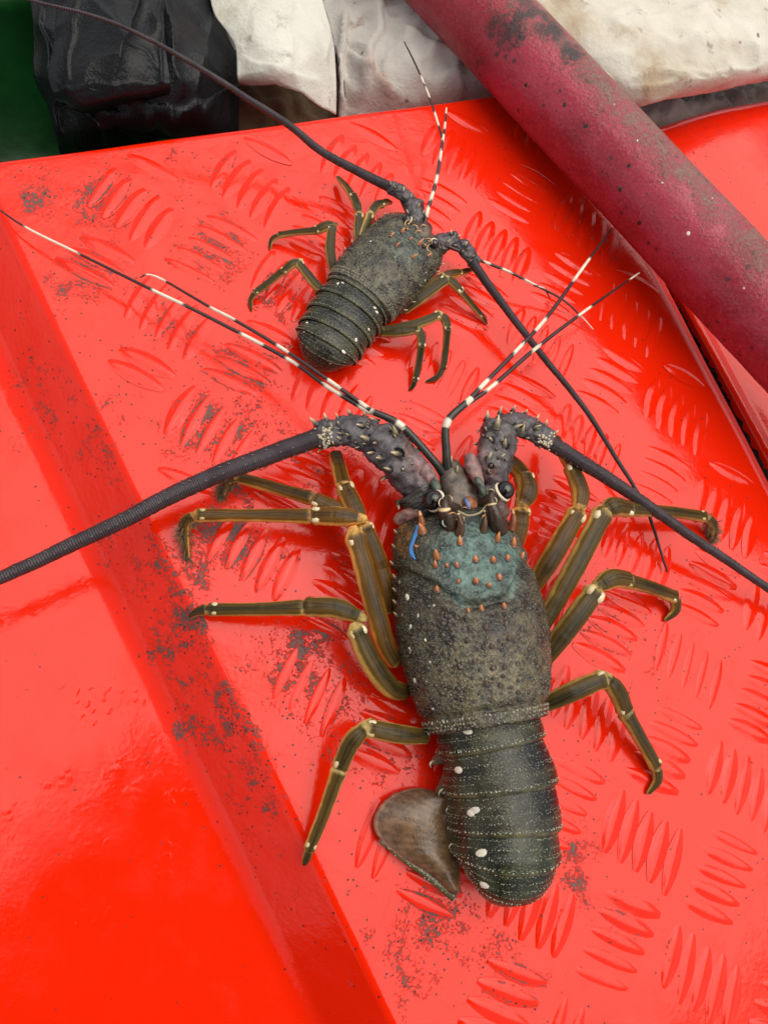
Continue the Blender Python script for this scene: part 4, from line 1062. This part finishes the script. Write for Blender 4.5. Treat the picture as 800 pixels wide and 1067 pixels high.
# tail
def tint_tail(si, l, v):
    base = np.array((.046, .044, .027)); e = abs(v - .5) / .3
    d = np.array((.011, .012, .014))
    w = min(1, 1.3 * math.exp(-((v - .60) / .09) ** 2)) * (1 if si in (1, 2) else .3) * (1 if l < .62 else .35)
    c = base * (1 - w) + d * w
    if l > .93: c = np.array((.10, .092, .046))
    if si >= 3: c = c * np.array((.95, 1.1, 1.0))
    return c
fr = abdomen_frames([(505, 742, 58, 16, 16, 11), (512, 775, 57, 16, 17.5, 11), (520, 815, 61, 16, 18.5, 11), (524, 855, 60, 15.5, 19, 11), (525, 886, 58, 15, 19.5, 11)], 40, 118, 34, LEFT, .42)
segs = build_abdomen(big, fr, [0, .135, .30, .455, .60, .76, 1.0], 1.0, tint_tail, TAIL, 74)
bt = bvh_of([o for o, _ in segs])
Z8 = lambda pts: [(360 + x / 2.857, 680 + y / 2.857, *rest) for x, y, *rest in pts]
tw = [segs[0][0], segs[1][0], segs[2][0], segs[3][0], segs[4][0]]
for i, pts in enumerate(([(362, 235, 1.7), (379, 212, 1.4), (604, 196, .9)], [(335, 350, 1.7)], [(372, 480, 1.8), (384, 470, 1.6)], [(403, 597, 2.0)], [(413, 693, 1.6)])):
    spots_at(tw[i], bt, Z8(pts), 1, .0013, WHITE, 'pale_spot', LEFT)
# side points of the tail segments
for i, (bx, by, tx, ty) in enumerate(((474, 781, 447, 797), (474, 812, 452, 829), (478, 842, 460, 853), (480, 866, 463, 872))):
    p = W(bx, by, .012); t = W(tx, ty, .005); m_ = MB(); m_.cone(p, t - p, .0056, np.linalg.norm(t - p), (.040, .040, .026), (.16, .14, .09), 12); m_.build('side_point', CHITIN, tw[min(i, 3)])
for x, y, rp, a0, a1 in ((464, 829, 7, 60, 190), (470, 846, 5, 80, 200), (472, 865, 6, 50, 180), (473, 884, 5, 60, 200), (452, 797, 4, 80, 230)):
    crescent(tw[2], x, y, 13, rp, a0, a1, 1.0, (.50, .42, .30), 1.5)
# the one tail-fan blade that shows
def fan_blade(root, hinge, outer, z0, z1, zm, tn, rimc, nseg=(30, 60)):
    H_, O_ = cr(hinge, nseg[1]), cr(outer, nseg[1]); Gf = np.zeros((nseg[0], nseg[1], 3)); cc = np.zeros((nseg[0], nseg[1], 3))
    for i in range(nseg[0]):
        a = i / (nseg[0] - 1)
        for j in range(nseg[1]):
            px = H_[j] * (1 - a) + O_[j] * a
            z = (z0 * (1 - a) + z1 * a + zm * math.sin(math.pi * a)) * .001 + (.00010 * math.sin(j * 1.9) + .0005 * math.sin(j * .33 + 1)) * a
            Gf[i, j] = W(px[0], px[1], z)
            cc[i, j] = lerp(np.array(tn) * 1.1, np.array((.135, .078, .050)), a ** 2) * (1 + .12 * math.sin(j * 1.9))
            if a > .96: cc[i, j] = rimc
    mb = MB(); mb.grid(Gf, c=cc); o = mb.build('tail_fan', FAN, root)
    md = o.modifiers.new('thickness', 'SOLIDIFY'); md.thickness = .0007; md.offset = 0
    return o
uro = fan_blade(big, [(476, 836), (478, 860), (478, 885), (479, 905), (478, 926)], [(458, 827), (444, 823), (430, 822), (410, 828), (396, 840), (390, 852), (390, 864), (399, 878), (420, 895), (448, 915), (470, 932)], 8, 4, 3.0, (.12, .068, .032), (.26, .13, .09))
P, r = pix_path([(396, 876, 3.5, 3), (420, 894, 4.5, 4.5), (448, 914, 5, 6), (474, 935, 5, 7)], 40)
mb = MB(); mb.grid(tube(P, r * .8, 10, .5), closed=True, cap0=True, cap1=True, c=(.075, .068, .028)); mb.build('fan_edge', CHITIN, uro)
gb = MB()
for i in range(4, 40):
    for _ in range(2):
        gb.dome(P[i] + np.array([rng.normal(0, .3), rng.normal(0, .3), 0]) * r[i] + np.array([0, 0, r[i] * .38]), (0, 0, 1), .00026, .0002, (.42, .40, .28), 5)
tag(gb.build('granules', GRAN, uro), kind='stuff')
P, r = pix_path([(466, 848, 9, 6), (462, 880, 7, 5), (468, 905, 6.5, 6), (476, 930, 6, 5)], 30)
mb = MB(); mb.grid(tube(P, r, 12, .7), closed=True, cap0=True, cap1=True, c=(.11, .06, .03)); mb.build('fan_stalk', CHITIN, uro)

# =========================================================== small lobster
K = .57
small = empty('spiny_lobster', W(375, 310))
tag(small, 'smaller grey-olive spiny lobster with curled tail resting near the black oilskin', 'lobster', 'spiny lobsters on the red deck')
st = [(440, 241, 24, 10.5, 4, 4), (437, 244, 32, 10.5, 6, 6), (430, 251, 38, 10.3, 8, 6.5), (421, 260, 41, 10, 9.6, 7), (407, 275, 43, 9.8, 11.5, 7), (391, 293, 43.5, 9.6, 11.5, 7), (379, 306, 41.5, 9.4, 10.6, 7), (374, 312, 40, 9.4, 10, 7)]
G = carapace_grid(st, 90, 96, LEFT)
nrm_ = G - G.mean(1, keepdims=True); nrm_ /= np.linalg.norm(nrm_, axis=-1, keepdims=True); q = proj(G)
gr = dist_poly(q, [(385, 262), (402, 262), (415, 278), (426, 292), (436, 300)])
G -= nrm_ * (.0007 * np.exp(-(gr / 2.2) ** 2))[..., None]
cc = np.zeros(G.shape); cc[:] = (.080, .076, .056)
cc = paint(cc, sstep(1.3, .8, np.hypot((q[..., 0] - 425) / 20, (q[..., 1] - 256) / 19)) * .9, (.078, .098, .088))
cc = paint(cc, .5 * blob(q, 385, 300, 25), (.075, .07, .046))
mb = MB(); mb.grid(G, closed=True, cap0=True, cap1=True, c=cc); car2 = mb.build('carapace', SHELL_S, small)
bv2 = bvh_of([car2]); sf2 = Surf(G); fwd2 = nrmz(G[0].mean(0) - G[-1].mean(0))
tb = MB()
for _ in range(2600):
    u = rng.uniform(.12, .92); v = rng.uniform(.22, .80); p, nv, du = sf2.at(u, v)
    if u < .45 and abs(v - .5) < .12: continue
    if rng.random() > .10:
        r = rng.uniform(.00013, .00028); tb.dome(p, nv, r, r * .8, lerp(np.array((.03, .028, .02)), np.array((.20, .18, .12)), rng.random() ** 1.5), 5); continue
    sc = rng.uniform(.6, 1.15); tb.cone(p, nv + fwd2 * .5, .0007 * sc, .0006 * sc, (.02, .018, .015), (.08, .06, .04), 6)
for l, r in ((.93, .26), (.955, .24), (.98, .2)):
    for v in np.linspace(.2, .8, 60):
        p, nv, du = sf2.at(l, v + rng.normal(0, .002)); tb.dome(p, nv, r * .001, r * .0007, (.26, .24, .17), 5, du, 1.4)
tag(tb.build('tubercles', CHITIN, car2), kind='stuff')
spines_at(car2, bv2, [(419, 241, 1), (436, 254, 1), (427, 249, .7), (413, 256, .8), (430, 268, .8), (407, 246, .9), (446, 266, .9)], K, OR, (.6, .25, .1), fwd2 * 1.2, r=.0018, h=.005)
spots_at(car2, bv2, [(443, 292, 1.1), (444, 284, .8), (438, 297, .8), (386, 251, 1), (419, 327, .8), (427, 316, .7), (410, 331, .7)], K, .0011, WHITE, 'pale_spot')
for v, us in ((.27, np.linspace(.05, .7, 7)), (.73, np.linspace(.05, .8, 8))):
    for u in us:
        p, nv, du = sf2.at(u, v); m_ = MB(); m_.cone(p, nv + fwd2 * 1.1, .0007, .002, (.08, .06, .03), CREAM, 5); m_.build('spine', CHITIN, car2)
eye(small, 424, 229, 18, 5, [(436, 240, 15, 3.2), (430, 234, 17, 3.2), (427, 231, 18, 3.4)], K)
eye(small, 452, 254, 18, 5, [(443, 247, 15, 3.2), (447, 250, 17, 3.2), (450, 252, 18, 3.4)], K)
horn(car2, [(424, 245, 17, 3.4), (424, 239, 19, 2.4), (426, 231, 20, .7)], [(.45, .52), (.8, .9)], (.05, .025, .012), (.5, .26, .12))
horn(car2, [(437, 259, 17, 3.4), (442, 256, 19, 2.4), (448, 249, 20, .7)], [(.45, .52), (.8, .9)], (.05, .025, .012), (.5, .26, .12))
pl2 = lump_part(small, 'antennule_plate', [(430, 250, 14, 10), (438, 242, 16, 11), (447, 233, 15, 6)], (.09, .06, .045))
for x, y, z, rp, a0, a1 in ((426, 233, 20, 4, 60, 250), (431, 238, 20, 4, -30, 120), (436, 244, 20, 4, 0, 160), (446, 252, 20, 4, -40, 140), (449, 258, 20, 4, 100, 280), (441, 237, 19, 3, 0, 180)):
    crescent(car2, x, y, z, rp, a0, a1, .7, (.55, .34, .18), 1.0)
aL2 = flagellum(small, [(407, 195, 13, 5.4), (370, 177, 15, 4.6), (332, 156, 18, 4.1), (300, 130, 22, 3.7), (240, 91, 29, 3.0), (170, 48, 36, 2.3), (110, 20, 41, 1.8), (50, 4, 44, 1.4), (20, -3, 45, 1.2), (-60, -20, 46, 1)], 240, .4)
o2 = peduncle(aL2, [[(430, 212, 14.5, 8.5), (417, 200, 14.5, 8.5), (404, 194, 13, 7)], [(436, 241, 12, 10), (433, 224, 14, 11.5), (428, 207, 15, 9.5)]], K, (GP, GP))
b2 = bvh_of(o2); spines_at(aL2, b2, [(420, 198, 1), (412, 195, .8), (428, 206, 1.1), (436, 215, 1), (425, 222, 1.1), (432, 230, 1), (441, 222, .9), (407, 192, .7), (421, 205, .7)], K, SPB, CREAM, imgup * .7, r=.0012, h=.0030, socket=(.01, .009, .009))
aR2 = flagellum(small, [(493, 272, 14, 5.4), (500, 284, 14, 4.7), (552, 354, 12, 3.6), (609, 425, 10, 2.8), (642, 477, 9, 2.3), (661, 507, 8, 2.0), (676, 537, 6, 1.7), (695, 596, 3, 1.1)], 240, .4)
o2 = peduncle(aR2, [[(477, 251, 14, 8), (487, 262, 14.5, 7.8), (497, 278, 13, 6)], [(450, 259, 12, 9), (465, 251, 14, 10), (479, 251, 14.5, 8.5)]], K, (GP, GP))
b2 = bvh_of(o2); spines_at(aR2, b2, [(470, 243, 1.2), (477, 246, 1), (485, 255, 1.1), (481, 262, 1), (492, 267, 1), (466, 252, 1.1), (462, 259, 1), (473, 255, .8), (490, 272, .7)], K, SPB, CREAM, imgup * .4 + imgrt * .5, r=.0012, h=.0030, socket=(.01, .009, .009))
DK2 = (.045, .014, .012)
s3 = stem(small, [(441, 240, 15, 2.6), (446, 217, 18, 2.5), (455, 185, 19, 2.2), (462, 140, 19, 1.9)], [((442, 222), (443, 217)), ((447, 206), (449, 200)), ((452, 190), (454, 184)), ((458, 165), (459, 159)), ((461, 145), (462, 141))], DK2)
banded(s3, 'antennule_branch', [(462, 142, 19, 1.7), (464, 125, 18, 1.4), (465, 112, 17, .9)], [((463, 134), (464, 128)), ((465, 118), (465, 112))], 50, DK2)
banded(s3, 'antennule_branch', [(461, 144, 19, 1.6), (447, 100, 18, 1.3), (432, 65, 17, 1.1), (421, 43, 16, .7)], [((447, 100), (443, 92)), ((441, 86), (439, 80)), ((456, 130), (453, 118))], 100, DK2)
s4 = stem(small, [(444, 248, 15, 2.6), (478, 261, 15, 2.2), (500, 271, 13, 2.0), (528, 282, 11, 1.8), (556, 296, 9, 1.5), (586, 312, 6, 1.2), (605, 329, 4, 1), (618, 343, 2, .6)],
          [((524, 280), (531, 284)), ((547, 291), (558, 297)), ((506, 273), (509, 274)), ((608, 332), (618, 343))], DK2, 140)
banded(s4, 'antennule_branch', [(556, 297, 9, 1.3), (567, 301, 8, 1.1), (573, 311, 5, .6)], [((562, 299), (568, 303))], 40, DK2)
leg(small, [[(378, 262, 7, 4.6), (373, 245, 10, 5), (374, 222, 12, 5)], [(374, 222, 12, 4.4), (371, 212, 12, 4.6), (367, 203, 11, 4.2)], [(367, 204, 11, 4), (360, 194, 7, 3.7), (351, 184, 3, 2.4)]], K)
leg(small, [[(392, 258, 7, 4.4), (377, 250, 10, 5), (386, 222, 12, 4.8)], [(386, 222, 12, 4.4), (392, 214, 11, 4.4), (399, 212, 10, 4)], [(398, 212, 10, 3.6), (403, 210, 8, 3.4), (408, 211, 6, 2)]], K)
leg(small, [[(402, 246, 8, 4), (402, 238, 9, 4.4), (412, 229, 9, 3.4)]], K)
leg(small, [[(350, 292, 7, 4.6), (344, 262, 11, 5.4), (346, 234, 13, 5)], [(348, 234, 13, 4.4), (338, 236, 12.5, 5), (328, 241, 11, 4.4)], [(330, 240, 11, 4), (308, 242, 7, 3.6), (289, 245, 4, 3.4)], [(290, 245, 4, 3), (283, 250, 2.5, 2.6), (281, 260, .7, 1)]], K)
leg(small, [[(346, 310, 6, 4.6), (330, 298, 10, 5.2), (310, 273, 12, 4.8)], [(312, 272, 12, 4.6), (303, 276, 11, 4.6), (294, 284, 9, 4.2)], [(295, 282, 9, 4), (279, 295, 6, 3.8), (264, 306, 3.5, 3.5)], [(265, 305, 3.5, 3), (261, 313, 2, 2.6), (262, 324, .6, 1)]], K)
leg(small, [[(420, 325, 7, 5), (440, 309, 11, 6), (466, 290, 13, 5.4)], [(466, 290, 13, 4.6), (474, 297, 12, 4.6), (480, 304, 11, 4)], [(479, 303, 11, 3.8), (492, 318, 6, 3.5), (503, 331, 2.5, 3)], [(502, 330, 2.5, 2.8), (505, 334, 1.5, 2.2), (507, 338, .6, 1)]], K)
leg(small, [[(424, 316, 7, 4.4), (440, 303, 10, 5), (462, 287, 12, 4.8)], [(461, 287, 12, 4.4), (472, 285, 11, 4.4), (480, 284, 10, 3.6)], [(479, 284, 10, 3.4), (487, 282, 8, 3.2), (494, 280, 5, 2)]], K, False, BR)
leg(small, [[(396, 347, 7, 4.8), (415, 346, 10, 5.2), (437, 343, 12, 5)], [(436, 342, 12, 4.6), (439, 352, 11, 4.6), (439, 362, 10, 4.2)], [(439, 360, 10, 4), (436, 380, 6, 3.8), (432, 398, 3, 3.4)], [(432, 397, 3, 3), (430, 402, 1.8, 2.6), (426, 407, .6, 1)]], K)
leg(small, [[(398, 344, 8, 4.6), (432, 338, 12, 5.2), (460, 327, 14, 5)], [(459, 328, 14, 4.6), (464, 334, 13, 4.6), (466, 344, 12, 4.2)], [(466, 342, 12, 4), (464, 366, 7, 3.8), (461, 386, 3.5, 3.6)], [(461, 385, 3.5, 3.2), (455, 393, 2, 3), (443, 398, .6, 1.2)]], K)
fr2 = abdomen_frames([(380, 305, 36, 9.2, 9.6, 6.5), (370, 316, 38, 9.2, 10.3, 6.5), (359, 331, 39, 9, 10.6, 6.5), (348, 348, 38, 8.8, 10.8, 6.5), (340, 361, 37, 8.6, 11, 6.5)], 36, 118, 34, LEFT, .35)
def tint_tail2(si, l, v):
    w = math.exp(-((v - .52) / .10) ** 2) * (1 if si in (0, 1, 2, 3) else .3) * (1 if l < .7 else .3)
    c = np.array((.046, .046, .030)) * (1 - w) + np.array((.026, .027, .028)) * w
    return np.array((.095, .088, .05)) if l > .93 else c
segs2 = build_abdomen(small, fr2, [0, .11, .22, .34, .46, .60, .76, 1.0], .62, tint_tail2, TAIL, 62)
bt2 = bvh_of([o for o, _ in segs2])
Z3 = lambda pts: [(220 + x / 2.667, 130 + y / 2.667, *rest) for x, y, *rest in pts]
spots_at(segs2[0][0], bt2, Z3([(352, 440, 1.1), (365, 438, 1.1), (455, 508, 1.3), (460, 520, 1.2)]), .7, .0012, WHITE)
spots_at(segs2[2][0], bt2, Z3([(266, 549, 1.1), (403, 597, 1.4), (438, 568, 1), (368, 630, 1.3), (332, 662, 1.0), (240, 594, 1), (258, 575, .7)]), .7, .0012, WHITE)
